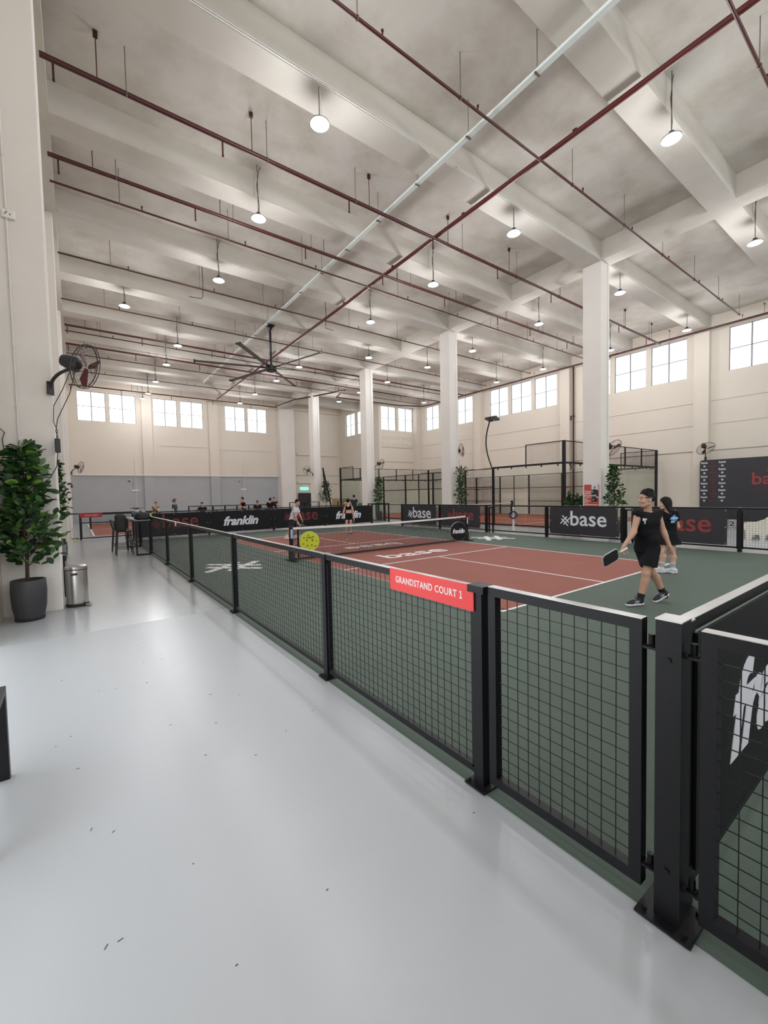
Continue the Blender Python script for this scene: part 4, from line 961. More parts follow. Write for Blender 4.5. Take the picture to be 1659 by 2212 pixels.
# ------------------------------------------------------------------ smooth solid modelling (distance field + surface nets)
class Solid:
    """signed distance grid; shapes are blended in, then skinned into one quad mesh"""
    def __init__(s, lo, hi, h):
        s.h = h; s.lo = np.array(lo, float)-2*h; s.n = np.ceil((np.array(hi, float)+2*h-s.lo)/h).astype(int)+1
        s.d = np.full(s.n, 1e3, np.float32)
    def _win(s, lo, hi):
        a = np.clip(np.floor((np.array(lo)-s.lo)/s.h).astype(int), 0, s.n-1); b = np.clip(np.ceil((np.array(hi)-s.lo)/s.h).astype(int)+1, 1, s.n)
        if (b <= a).any(): return None
        ax = [(s.lo[i]+s.h*np.arange(a[i], b[i])).astype(np.float32) for i in range(3)]
        return tuple(slice(a[i], b[i]) for i in range(3)), np.meshgrid(*ax, indexing='ij')
    def _mix(s, sl, d, k):
        o = s.d[sl]
        if k <= 0: s.d[sl] = np.minimum(o, d)
        else:
            hh = np.maximum(k-np.abs(o-d), 0)/k; s.d[sl] = np.minimum(o, d)-hh*hh*k*.25
    def cone(s, a, b, ra, rb=None, k=.02):
        """tapered capsule"""
        rb = ra if rb is None else rb; a = np.array(a, float); b = np.array(b, float); m = max(ra, rb)+k*1.5+3*s.h
        w = s._win(np.minimum(a, b)-m, np.maximum(a, b)+m)
        if w is None: return s
        sl, (X, Y, Z) = w; ba = b-a; L2 = max(ba@ba, 1e-9)
        px, py, pz = X-a[0], Y-a[1], Z-a[2]
        t = np.clip((px*ba[0]+py*ba[1]+pz*ba[2])/L2, 0, 1)
        d = np.sqrt((px-t*ba[0])**2+(py-t*ba[1])**2+(pz-t*ba[2])**2)-(ra+(rb-ra)*t)
        s._mix(sl, d.astype(np.float32), k); return s
    def ell(s, c, axes, r, k=.02):
        """ellipsoid; axes: 3 unit vectors, r: 3 radii"""
        c = np.array(c, float); A = np.array([np.array(x, float)/np.linalg.norm(x) for x in axes]); r = np.array(r, float); m = r.max()+k*1.5+3*s.h
        w = s._win(c-m, c+m)
        if w is None: return s
        sl, (X, Y, Z) = w; p = [X-c[0], Y-c[1], Z-c[2]]
        q = [sum(A[i, j]*p[j] for j in range(3))/r[i] for i in range(3)]
        k0 = np.sqrt(q[0]**2+q[1]**2+q[2]**2); k1 = np.sqrt((q[0]/r[0])**2+(q[1]/r[1])**2+(q[2]/r[2])**2)+1e-6
        s._mix(sl, (k0*(k0-1)/k1).astype(np.float32), k); return s
    def cut(s, p, n, soft=0.):
        """keeps the side the normal points to"""
        p = np.array(p, float); n = np.array(n, float); n = n/np.linalg.norm(n)
        ax = [(s.lo[i]+s.h*np.arange(s.n[i])-p[i]).astype(np.float32)*n[i] for i in range(3)]
        d = -(ax[0][:, None, None]+ax[1][None, :, None]+ax[2][None, None, :])
        s.d = np.maximum(s.d, d); return s
    def sub(s, o_c, axes, r):
        t = Solid.__new__(Solid); t.h = s.h; t.lo = s.lo; t.n = s.n; t.d = np.full(s.n, 1e3, np.float32); t.ell(o_c, axes, r, 0); s.d = np.maximum(s.d, -t.d); return s
    def subcone(s, a, b, ra, rb=None):
        t = Solid.__new__(Solid); t.h = s.h; t.lo = s.lo; t.n = s.n; t.d = np.full(s.n, 1e3, np.float32); t.cone(a, b, ra, rb, 0); s.d = np.maximum(s.d, -t.d); return s
    def rbox(s, c, axes, hx, r, k=.02):
        """rounded box"""
        c = np.array(c, float); A = np.array([np.array(x, float)/np.linalg.norm(x) for x in axes]); hx = np.array(hx, float); m = np.linalg.norm(hx)+k*1.5+3*s.h
        w = s._win(c-m, c+m)
        if w is None: return s
        sl, (X, Y, Z) = w; p = [X-c[0], Y-c[1], Z-c[2]]
        q = [np.abs(sum(A[i, j]*p[j] for j in range(3)))-(hx[i]-r) for i in range(3)]
        d = np.sqrt(sum(np.maximum(e, 0)**2 for e in q))+np.minimum(np.maximum(np.maximum(q[0], q[1]), q[2]), 0)-r
        s._mix(sl, d.astype(np.float32), k); return s
    def mesh(s, name, m):
        d = s.d; N = s.n; neg = d < 0
        c = [(i, j, k) for i in (0, 1) for j in (0, 1) for k in (0, 1)]
        sub = lambda A, i, j, k: A[i:N[0]-1+i, j:N[1]-1+j, k:N[2]-1+k]
        cnt = sum(sub(neg, *q).astype(np.int8) for q in c); act = (cnt > 0) & (cnt < 8)
        idx = np.argwhere(act)
        if len(idx) == 0: return bpy.data.meshes.new(name)
        vid = np.full(act.shape, -1, np.int64); vid[act] = np.arange(len(idx))
        val = np.stack([d[idx[:, 0]+i, idx[:, 1]+j, idx[:, 2]+k] for i, j, k in c], 1).astype(np.float64)
        acc = np.zeros((len(idx), 3)); w = np.zeros(len(idx)); cc = np.array(c, float)
        for e0 in range(8):
            for e1 in range(e0+1, 8):
                if abs(cc[e0]-cc[e1]).sum() != 1: continue
                a, b = val[:, e0], val[:, e1]; msk = (a < 0) != (b < 0); t = np.where(msk, a/np.where(msk, a-b, 1), 0)
                acc += np.where(msk[:, None], cc[e0]+(cc[e1]-cc[e0])*t[:, None], 0); w += msk
        V = (idx+acc/w[:, None])*s.h+s.lo
        F = []
        for ax in range(3):
            u, v = (ax+1) % 3, (ax+2) % 3
            n0 = np.take(neg, range(0, N[ax]-1), ax); n1 = np.take(neg, range(1, N[ax]), ax)
            e = np.argwhere(n0 != n1)
            if len(e) == 0: continue
            ok = (e[:, u] > 0) & (e[:, v] > 0) & (e[:, u] < N[u]-1) & (e[:, v] < N[v]-1); e = e[ok]
            fl = n0[e[:, 0], e[:, 1], e[:, 2]]
            def at(du, dv):
                q = e.copy(); q[:, u] -= du; q[:, v] -= dv; return vid[q[:, 0], q[:, 1], q[:, 2]]
            q = np.stack([at(1, 1), at(0, 1), at(0, 0), at(1, 0)], 1)
            q[~fl] = q[~fl][:, ::-1]; F.append(q)
        F = np.concatenate(F); F = F[(F >= 0).all(1)]
        # light smoothing of the net
        E = np.concatenate([F[:, [0, 1]], F[:, [1, 2]], F[:, [2, 3]], F[:, [3, 0]]]); 
        for lam in (.5,):
            sm = np.zeros_like(V); ct = np.zeros(len(V)); 
            np.add.at(sm, E[:, 0], V[E[:, 1]]); np.add.at(sm, E[:, 1], V[E[:, 0]]); np.add.at(ct, E[:, 0], 1); np.add.at(ct, E[:, 1], 1)
            V = V+(sm/np.maximum(ct, 1)[:, None]-V)*lam
        me = bpy.data.meshes.new(name); me.vertices.add(len(V)); me.vertices.foreach_set('co', V.ravel())
        me.loops.add(F.size); me.loops.foreach_set('vertex_index', F.ravel().astype(np.int32)); me.polygons.add(len(F))
        me.polygons.foreach_set('loop_start', np.arange(0, F.size, 4, dtype=np.int32)); me.polygons.foreach_set('use_smooth', np.ones(len(F), bool))
        me.materials.append(_M[m]); me.update(calc_edges=True); me.validate(); return me

V3 = lambda *a: np.array(a, float)
def nrm(v): v = np.array(v, float); return v/np.linalg.norm(v)
RT = V3(math.cos(YAW), -math.sin(YAW), 0); BK = -V3(math.sin(YAW), math.cos(YAW), 0); UP = V3(0, 0, 1)   # plan directions used to lay out poses

for n_, c_ in (('skin_tan', (.57, .335, .24)), ('skin_fair', (.64, .41, .31)), ('skin_mid', (.55, .32, .23))):
    mat(n_, c_, .55, var=.07, scale=12, bump=.05, bscale=120); _M[n_].node_tree.nodes['Principled BSDF'].inputs['Subsurface Weight'].default_value = .06
mat('hair_black', (.006, .0055, .0055), .6, var=.5, scale=40, bump=.5, bscale=90, spec=.25)
mat('hair_grey', (.07, .065, .06), .55, var=.5, scale=60, bump=.5, bscale=120)
mat('hair_brown', (.09, .045, .025), .6, var=.4, scale=30, bump=.5, bscale=80)
mat('cloth_black', (.008, .008, .010), .85, var=.3, scale=9, bump=.35, bscale=14, spec=.2)
mat('cloth_black2', (.012, .012, .015), .9, var=.3, scale=7, bump=.35, bscale=12, spec=.2)
mat('cloth_white', (.62, .66, .74), .8, var=.06, scale=9, bump=.35, bscale=14)
mat('cloth_navy', (.012, .015, .035), .85, var=.3, scale=9, bump=.3, bscale=14)
mat('cloth_khaki', (.20, .18, .10), .85, var=.15, scale=9)
mat('cloth_teal', (.02, .055, .09), .85, var=.5, scale=14)
mat('sock_black', (.012, .012, .014), .9); mat('sock_white', (.78, .78, .80), .85)
mat('shoe_black', (.016, .016, .024), .6, var=.3, scale=30); mat('shoe_white', (.70, .71, .74), .6); mat('sole_white', (.80, .80, .88), .55)
mat('eye_white', (.75, .72, .70), .3); mat('eye_dark', (.015, .01, .008), .25); mat('lip', (.36, .13, .10), .5); mat('brow', (.02, .015, .012), .8)
mat('paddle_face', (.018, .018, .022), .45, bump=.1, bscale=300); mat('paddle_edge', (.55, .56, .60), .4); mat('grip_white', (.70, .72, .68), .7); mat('grip_green', (.35, .55, .10), .6)
mat('print_blue', (.02, .30, .75), .6)

def hand(S, w, d, palm_n, thumb_side, scale=1., curl=.5, k=.006, grip=None):
    """adds palm, four fingers and a thumb to the body field; w wrist, d direction of the metacarpals, palm_n towards the palm's inside"""
    d = nrm(d); pn = np.array(palm_n, float); pn = nrm(pn-d*(pn@d)); sd = np.cross(d, pn)*thumb_side; q = scale
    kn = []
    for i, (o, l) in enumerate(((.030, .088), (.010, .092), (-.011, .088), (-.030, .080))):
        b = w+sd*o*.75*q+d*.012*q; e = w+sd*o*q+d*l*q; S.cone(b, e, .0135*q, .0115*q, .014); kn.append((e, i))
    S.ell(w+d*.05*q, (d, sd, pn), (.052*q, .038*q, .016*q), .012)
    fl = (.074, .084, .078, .060)
    for e, i in kn:
        p = e; a = 0.; L = fl[i]*q
        for j, (fr, r) in enumerate(((.45, .0092), (.32, .0082), (.23, .0074))):
            a += curl*(.55 if j == 0 else .75); dd = d*math.cos(a)+pn*math.sin(a)+sd*(.12*(1.5-i)/1.5)*(1 if j == 0 else .4)
            n = p+nrm(dd)*L*fr; S.cone(p, n, r*q, (r-.0008)*q, k); p = n
    p = w+sd*.026*q+d*.022*q; t1 = p+nrm(sd*.75+d*.55+pn*.35)*.040*q; t2 = t1+nrm(sd*.30+d*.75+pn*(.35+curl*.5))*.034*q; t3 = t2+nrm(d*.8+pn*(.3+curl*.6)-sd*.1)*.026*q
    S.cone(p, t1, .015*q, .012*q, .014); S.cone(t1, t2, .0115*q, .0098*q, k); S.cone(t2, t3, .0098*q, .0082*q, k)

def shoe(t, ank, toe, heel, upper_m, sole_m, h, stripes=None, upn=None):
    """running shoe from heel to toe ground points"""
    toe, heel = np.array(toe, float), np.array(heel, float); f = nrm(toe-heel); L = np.linalg.norm(toe-heel)
    u = nrm(UP-f*(UP@f)); s = np.cross(f, u); P = lambda a, b, c: heel+f*(a*L)+s*b+u*c
    lo = np.minimum(np.minimum(toe, heel), ank)-.09; hi = np.maximum(np.maximum(toe, heel), ank)+.09
    S = Solid(lo, hi, h)
    S.ell(P(.16, 0, .055), (f, s, u), (.055, .036, .05), 0).ell(P(.52, 0, .052), (f, s, u), (.095, .041, .040), .03).ell(P(.82, 0, .042), (f, s, u), (.058, .040, .027), .03)
    S.cone(P(.22, 0, .06), P(.30, 0, .085), .040, .038, .025); S.cone(P(.45, 0, .06), P(.72, 0, .05), .034, .028, .02).cut(P(.5, 0, .022), u)
    up = link('shoe', S.mesh('shoe', upper_m), t)
    S = Solid(lo, hi, h)
    for a, b, r in ((.10, .30, .040), (.30, .62, .036), (.62, .90, .043)): S.cone(P(a, 0, .026), P(b, 0, .026), r, r, .02)
    S.cut(P(0, 0, .003), u).cut(P(.0, 0, .036), -u)
    link('sole', S.mesh('sole', sole_m), up)
    if stripes:
        for i in range(3):
            c = P(.42+.09*i, 0, .058)
            for sg in (-1, 1):
                MB().obox(c+s*sg*(.0405-.001*i), f*.008+u*.0, u*.020-f*.014, s*.0025).build('stripe', stripes, up, off=False)
    for i in range(4):
        c = P(.50+.075*i, 0, .092-.010*i); MB().obox(c, s*.026, f*.006, u*.003).build('lace', stripes or sole_m, up, off=False)
    return up

def person(label, base, J, look, chest, hscale=1., res=.008, skin='skin_tan', hair='short', hair_m='hair_black', top=None, bottom=None, socks=None, shoes=None, hands=None, build_=1., female=False, face=True, hip=None):
    """J: joints as (right, towards camera, up) offsets from base in metres"""
    B = np.array((base[0], base[1], 0.)); W = lambda p: RT*p[0]+BK*p[1]+UP*p[2]; D = lambda p: RT*p[0]+BK*p[1]+UP*p[2]
    j = {k_: W(p) for k_, p in J.items()}
    t = thing('person', label, 'person', tuple(B))
    look, chest = nrm(D(look)), nrm(D(chest)); sw = nrm(np.cross(chest, UP)); g = build_
    P_ = np.array(list(j.values())); lo, hi = P_.min(0)-.2, P_.max(0)+.2; lo[2] = -.02
    S = Solid(lo, hi, res)
    neck, pel = j['neck'], j['pelvis']; tor = neck-pel
    hipax = nrm(j['hipL']-j['hipR']) if np.linalg.norm(j['hipL']-j['hipR']) > .02 else -sw
    shax = nrm(j['shL']-j['shR']); cw = .5*np.linalg.norm(j['shL']-j['shR'])
    shm = (j['shL']+j['shR'])/2
    lv = lambda u: pel+(shm-pel)*u
    wst = .88 if female else 1.
    T = []   # torso segments shared by body and shirt: (a, b, r)
    T.append((lv(.93)-shax*cw*.62, lv(.93)+shax*cw*.62, .078*g)); T.append((lv(.74)-shax*cw*.40+chest*.012, lv(.74)+shax*cw*.40+chest*.012, .108*g*(.95 if female else 1)))
    T.append((lv(.48)-shax*.055, lv(.48)+shax*.055, .100*g*wst)); T.append((lv(.22)-hipax*.055, lv(.22)+hipax*.055, .098*g*(.96 if female else 1.))); T.append((lv(.0)-hipax*.060, lv(.0)+hipax*.060, .100*g))
    for a, b, r in T: S.cone(a, b, r*.95, None, .045)
    if female: 
        for s_ in (-1, 1): S.ell(lv(.70)+shax*.075*s_+chest*.075, (chest, shax, UP), (.055, .06, .06), .04)
    for s_ in 'LR':
        S.cone(lv(.90)+(j['sh'+s_]-shm)*.55, j['sh'+s_], .066*g, .056*g, .05)
        S.cone(j['sh'+s_], j['el'+s_], .050*g, .040*g, .03); S.cone(j['el'+s_], j['wr'+s_], .040*g, .027*g, .02)
        m_ = j['el'+s_]*.72+j['wr'+s_]*.28; S.cone(j['el'+s_], m_, .041*g, .041*g, .02)
        S.cone(j['hip'+s_], j['kn'+s_], .086*g, .055*g, .05); S.cone(j['kn'+s_], j['an'+s_], .050*g, .034*g, .025)
        bk_ = -nrm(np.cross(np.cross(j['kn'+s_]-j['an'+s_], j['toe'+s_]-j['heel'+s_]), j['kn'+s_]-j['an'+s_])) if True else 0
        ca = j['kn'+s_]*.70+j['an'+s_]*.30+bk_*.018; S.cone(j['kn'+s_]*.93+j['an'+s_]*.07, ca, .046*g, .054*g, .03); S.cone(ca, j['an'+s_], .052*g, .033*g, .03)
        S.ell(j['kn'+s_]-bk_*.012, (UP, RT, BK), (.05, .045, .045), .03)
        S.cone(j['an'+s_], j['heel'+s_]*.7+j['toe'+s_]*.3+UP*.045, .034, .03, .02); S.cone(j['heel'+s_]*.8+j['toe'+s_]*.2+UP*.045, j['toe'+s_]*.85+j['heel'+s_]*.15+UP*.035, .03, .024, .02)
        hd = (hands or {}).get(s_)
        if hd: hand(S, j['wr'+s_], D(hd[0]), D(hd[1]), hd[2], .98*hscale, hd[3])
        else:
            f_ = nrm(j['wr'+s_]-j['el'+s_]); hand(S, j['wr'+s_], f_, -chest if False else nrm(pel-j['wr'+s_]+UP*.001), 1 if s_ == 'L' else -1, .95*hscale, .45)
    # head: cranium, face, jaw, nose, ears, neck
    hc = j['head']; hu = nrm(UP*1.0+look*.02); hs = nrm(np.cross(look, hu)); hu = np.cross(hs, look); q = hscale
    H = lambda a, b, c: hc+look*a*q+hs*b*q+hu*c*q
    S.cone(neck-look*.01-UP*.05, H(-.018, 0, -.07), .053*g, .051*q, .03)
    S.ell(H(-.012, 0, .030), (look, hs, hu), (.094*q, .074*q, .092*q), .02); S.ell(H(.018, 0, -.035), (look, hs, hu), (.070*q, .060*q, .082*q), .03)
    S.cone(H(.060, -.022, -.092), H(.060, .022, -.092), .022*q, .022*q, .03); S.cone(H(-.01, -.05, -.06), H(.05, -.025, -.09), .020*q, .018*q, .02); S.cone(H(-.01, .05, -.06), H(.05, .025, -.09), .020*q, .018*q, .02)
    if face:
        S.cone(H(.086, 0, .016), H(.106, 0, -.026), .0085*q, .0115*q, .010); S.ell(H(.092, 0, -.030), (look, hs, hu), (.011*q, .017*q, .009*q), .010)
        S.cone(H(.078, -.020, -.064), H(.078, .020, -.064), .0075*q, .0075*q, .010); S.cone(H(.076, -.016, -.077), H(.076, .016, -.077), .008*q, .008*q, .010)
        for s_ in (-1, 1):
            S.ell(H(.064, .046*s_, -.032), (look, hs, hu), (.020*q, .018*q, .022*q), .02); S.cone(H(.080, .016*s_, .027), H(.070, .048*s_, .025), .0095*q, .008*q, .014)
            S.ell(H(-.012, .075*s_, -.005), (look+hs*.25*s_, hs, hu), (.024*q, .012*q, .036*q), .006)
    body = link('body', S.mesh('body', skin), t)
    if face:
        for s_ in (-1, 1):
            e = MB(); c = H(.0695, .031*s_, .004); e.sphere(Vector(c), .0112*q, 10, 8); ey = e.build('eye', 'eye_white', body, True, off=False)
            MB().sphere(Vector(c+look*.0065*q), .0065*q, 8, 6).build('iris', 'eye_dark', ey, True, off=False)
            MB().tube([H(.0895, .014*s_, .031), H(.0855, .032*s_, .036), H(.0735, .050*s_, .030)], .0036*q, 5).build('eyebrow', 'brow', body, off=False)
        MB().tube([H(.0775, -.022, -.071), H(.0845, 0, -.0695), H(.0775, .022, -.071)], .0040*q, 5).build('lips', 'lip', body, off=False)
    # hair
    h2 = min(res, .009); S = Solid(hc-.34*q, hc+.26*q, h2)
    if hair in ('short', 'bun', 'curly', 'long'):
        th = {'short': .012, 'bun': .010, 'curly': .028, 'long': .014}[hair]
        S.ell(H(-.016, 0, .040), (look, hs, hu), ((.094+th)*q, (.076+th*.8)*q, (.094+th)*q), 0)
        if hair == 'long':
            S.ell(H(-.050, 0, -.07), (look, hs, hu), (.080*q, .092*q, .17*q), .05); S.cone(H(-.01, -.072, 0), H(-.03, -.085, -.20), .036*q, .045*q, .04); S.cone(H(-.01, .072, 0), H(-.03, .085, -.20), .036*q, .045*q, .04); S.cone(H(-.06, -.04, -.15), H(-.06, .04, -.15), .06*q, None, .04)
            S.cut(H(.045, 0, 0), -look+hu*.55)
        elif hair == 'bun':
            S.cut(H(.030, 0, 0), -look+hu*.75); S.cut(H(0, 0, -.055), hu-look*.5)
            S.ell(H(-.128, 0, .062), (look, hs, hu), (.036*q, .038*q, .036*q), .012)
        else:
            S.cut(H(.028, 0, .050), -look*.80+hu); S.cut(H(0, 0, -.030), hu-look*.75)
        for i in range(0):
            a = rng.uniform(-1, 1); b = rng.uniform(-1, 1); p = H(-.014+.084*a, .066*b, .126-.062*(a*a+b*b)*.75); S.cone(p, p+hu*.020*q-look*rng.uniform(.0, .030)+hs*(rng.uniform(-.008, .008)), .0065, .002, .003)
        if hair == 'curly':
            for i in range(60):
                v = rng.normal(size=3); v /= np.linalg.norm(v); p = H(-.02+.10*v[0], .085*v[1], .04+.11*v[2]); 
                if (p-hc)@look < .05*q and (p-hc)@hu > -.06*q: S.ell(p, (look, hs, hu), (.024, .024, .024), .008)
        hm = link('hair', S.mesh('hair', hair_m), body)
        if hair == 'short' and res < .012:
            tf = MB()
            for i in range(260):
                a, b = rng.uniform(-1, 1), rng.uniform(-1, 1)
                if a*a+b*b > 1: continue
                p = H(-.016+.092*a, .074*b, .040+.100*math.sqrt(max(0, 1-.92*(a*a+b*b)))); nn_ = nrm(p-H(-.016, 0, .02))
                e = p+nn_*rng.uniform(.008, .018)*q-look*rng.uniform(-.006, .022)+hu*.008+hs*rng.uniform(-.008, .008)
                tf.cyl(Vector(p-nn_*.006), Vector(e), .0062*q, .0012, 4)
            tf.build('tufts', hair_m, hm, off=False)
        if hair == 'short' and hair_m == 'hair_black' and res < .0075:    # greying temples
            S = Solid(hc-.2, hc+.2, h2); S.ell(H(-.016, 0, .030), (look, hs, hu), (.098*q, .0862*q, .096*q), 0); S.cut(H(.030, 0, .0), -look*.85+hu*.5); S.cut(H(0, 0, .008), hu-look*.3); S.cut(H(0, 0, .038), -hu); S.cut(H(-.060, 0, 0), look)
            link('temple_hair', S.mesh('temple_hair', 'hair_grey'), hm)
    def shirt(m, loose, hem, sleeve, neckr=.085, strap=None):
        S = Solid(lo, hi, max(res, .008)); hp = pel+(shm-pel)*hem
        blank = lambda: np.full(S.n, 1e3, np.float32)
        for i, (a, b, r) in enumerate(T):
            if i < 3 or hem < .3: S.cone(a, b, r*.95+loose*(.35, .7, 1.15, 1.1, .85)[i], None, .04)
        if hem < 0: S.cone(hp-hipax*.05-(shm-pel)*.1, hp+hipax*.05-(shm-pel)*.1, .098*g+loose*1.1, None, .04)
        if female and strap is None:
            for s_ in (-1, 1): S.ell(lv(.70)+shax*.075*s_+chest*.078, (chest, shax, UP), (.058, .066, .066), .04)
        S.cut(hp, shm-pel)
        keep = S.d
        for s_ in 'LR':
            sh_ = j['sh'+s_]; ad = nrm(j['el'+s_]-sh_); out = nrm(sh_-shm)
            S.d = blank(); S.cone(lv(.90)+(sh_-shm)*.55, sh_+(ad*.02 if sleeve > 0 else out*.012+UP*.004), .064*g+loose*.5, .056*g+loose*.45, 0)
            if sleeve > 0:
                e_ = sh_+(j['el'+s_]-sh_)*sleeve; S.cone(sh_, e_+ad*.1, .056*g+loose*.6, .056*g+loose*1.0, .03); S.cut(e_, -ad)
            else: S.cut(sh_+out*.050+ad*.022, -nrm(out+ad*.45))
            hh = np.maximum(.04-np.abs(keep-S.d), 0)/.04; keep = np.minimum(keep, S.d)-hh*hh*.01
        S.d = keep
        S.sub(neck+UP*.055+chest*.02, (chest, sw, UP), (neckr*.95, neckr*.85, .075))
        return link('shirt', S.mesh('shirt', m), t)
    if top: sh = shirt(*top[:4], **(top[4] if len(top) > 4 else {}))
    if bottom:
        m_, lg, ln, kind = bottom
        S = Solid(lo, hi, max(res, .008))
        S.cone(lv(.0)-hipax*.058, lv(.0)+hipax*.058, .100*g+lg*.25, None, .04); S.cone(lv(.18)-hipax*.05, lv(.18)+hipax*.05, .094*g+lg*.15, None, .04)
        hems = []
        if kind == 'skirt':
            e = (j['hipL']+j['hipR'])/2+(((j['knL']+j['knR'])/2)-(j['hipL']+j['hipR'])/2)*ln
            for s_ in (-1, 0, 1): S.cone(pel+hipax*.05*s_, e+hipax*.10*s_, .11*g+lg*.5, .105*g+lg*1.6, .05)
            S.cut(e, UP)
        else:
            for s_ in 'LR':
                e = j['hip'+s_]+(j['kn'+s_]-j['hip'+s_])*ln; x_ = e+(j['kn'+s_]-j['hip'+s_])*.3
                L_ = Solid.__new__(Solid); L_.h = S.h; L_.lo = S.lo; L_.n = S.n; L_.d = np.full(S.n, 1e3, np.float32)
                L_.cone(j['hip'+s_], x_, .084*g+lg*.5, .074*g+lg*1.5, 0); L_.cut(e, j['hip'+s_]-j['kn'+s_]+UP*.15); hems.append(L_.d)
            for d_ in hems:
                hh = np.maximum(.04-np.abs(S.d-d_), 0)/.04; S.d = np.minimum(S.d, d_)-hh*hh*.01
        S.cut(lv(.24), -(shm-pel))
        link('skirt' if kind == 'skirt' else 'shorts', S.mesh('shorts', m_), t)
    for s_ in 'LR':
        up = None
        if shoes: up = shoe(t, j['an'+s_], j['toe'+s_], j['heel'+s_], shoes[0], shoes[1], min(res, .007), shoes[2] if len(shoes) > 2 else None)
        if socks:
            S = Solid(np.minimum(j['an'+s_], j['heel'+s_])-.1, j['an'+s_]+.25, min(res, .007)); ax_ = nrm(j['kn'+s_]-j['an'+s_])
            S.cone(j['an'+s_]-ax_*.09, j['an'+s_]+ax_*socks[1], .043*g, (.046+.09*socks[1])*g, 0).cut(j['an'+s_]+ax_*socks[1], -ax_)
            so = link('sock', S.mesh('sock', socks[0]), t)
            if len(socks) > 2:
                for z_ in (.25, .5, .75):
                    c_ = j['an'+s_]+ax_*socks[1]*z_; MB().ring(Vector(c_), Vector(ax_), (.043+.075*socks[1]*z_)*g+.003, .006, 24, 5).build('sock_stripe', socks[2], so, off=False)
    return t, j, (look, chest, sw, shax, lv, H)

def paddle(label, grip, axis, normal, s=1., face_m='paddle_face'):
    """pickleball paddle; grip: middle of the handle, axis from the handle to the face"""
    a = Vector(axis).normalized(); n = Vector(normal); n = (n-a*n.dot(a)).normalized(); b = a.cross(n); g = Vector(grip)
    t = thing('paddle', label, 'paddle', g)
    poly = []
    w, l = .097*s, .26*s
    for cx_, cy_, a0 in ((l-.05*s, w-.05*s, 0), (.07*s, w-.05*s, PI/2), (.07*s, -(w-.05*s), PI), (l-.05*s, -(w-.05*s), 1.5*PI)):
        for k in range(6): q_ = a0+PI/2*k/5; poly.append((cx_+.05*s*math.cos(q_), cy_+.05*s*math.sin(q_)))
    o = g+a*.065*s
    poly = [(x_ if x_ > .03*s else x_, y_) for x_, y_ in poly]
    MB().prism(poly, o-n*.006, a, b, n*.012).build('face', face_m, t)
    ed = [o+a*x_+b*y_ for x_, y_ in poly]; ed.append(ed[0]); MB().tube(ed, .0065*s, 6).build('edge_guard', 'paddle_edge', t, True)
    MB().prism([(-.02, -.018), (.035*s, -.045*s), (.035*s, .045*s), (-.02, .018)], o-n*.006, a, b, n*.012).build('throat', 'grip_green', t)
    MB().cyl(g-a*.07*s, g+a*.06*s, .0165, .0155, 10).build('handle', 'grip_white', t, True)
    MB().cyl(g-a*.08*s, g-a*.068*s, .019, .019, 10).build('butt_cap', 'black_plastic', t, True)
    return t
wv = lambda base, p: tuple(np.array((base[0], base[1], 0.))+RT*p[0]+BK*p[1]+UP*p[2])

# ------------------------------------------------------------------ man in black walking on the near court end
mb_ = (2.05, -1.1)
J = dict(head=(-.045, .03, 1.598), neck=(-.012, .0, 1.440), shR=(-.188, .060, 1.372), shL=(.160, -.015, 1.362), elR=(-.275, .10, 1.115), wrR=(-.445, .15, .915), elL=(.225, .02, 1.10), wrL=(.280, .08, .885),
         pelvis=(-.015, .0, .870), hipL=(.035, .06, .840), hipR=(-.055, -.055, .840), knL=(-.085, .10, .485), anL=(-.165, .10, .125), toeL=(-.405, .155, .008), heelL=(-.125, .09, .008),
         knR=(.115, -.07, .470), anR=(.285, -.085, .165), toeR=(.140, -.045, .0), heelR=(.385, -.10, .095))
pm, jm, fm = person('man in a black sleeveless shirt and shorts walking with a paddle', mb_, J, (-.99, -.10, -.02), (-.62, .78, 0), 1.05, .006, 'skin_tan', 'short', 'hair_black',
    ('cloth_black', .022, -.16, 0, dict(neckr=.070)), ('cloth_black2', .036, .70, 'shorts'), ('sock_black', .06), ('shoe_black', 'sole_white', 'paddle_edge'),
    {'R': ((-.42, .10, -.90), (.55, .75, .1), -1, 1.15), 'L': ((.18, .12, -.97), (-.85, .25, .1), 1, .45)}, 1.0)
look, chest, sw, shax, lv, H = fm
c = lv(.82)+chest*.146-shax*.005
me_ = MB()
for a, b, w, h in ((-.035, .018, .016, .016), (.0, .02, .010, .012), (.038, .018, .017, .014), (-.012, -.012, .014, .012), (.016, -.012, .016, .012), (.0, -.03, .018, .010)):
    me_.obox(Vector(c+shax*a*1.15+UP*b*1.2-chest*.004*abs(a/.038)), Vector(shax*w*1.15), Vector(UP*h*1.15), Vector(chest*.020))
me_.build('chest_print', 'white_print', pm, off=False)
hp = np.array(wv(mb_, (-.478, .185, .855)))
paddle('dark paddle with a pale rim held low by the man in black', hp, tuple(RT*-.90+BK*.12+UP*-.46), tuple(BK*.85+UP*-.45+RT*.1), 1.12)
# loose lace loops on the front shoe
fs = [c for c in pm.children if c.name.startswith('shoe')][0]
MB().tube([tuple(RT*-.235+BK*.13+UP*.10), tuple(RT*-.29+BK*.14+UP*.15), tuple(RT*-.24+BK*.15+UP*.185), tuple(RT*-.19+BK*.14+UP*.15), tuple(RT*-.20+BK*.13+UP*.10)], .004, 5).build('lace_loop', 'black_plastic', fs, off=False)

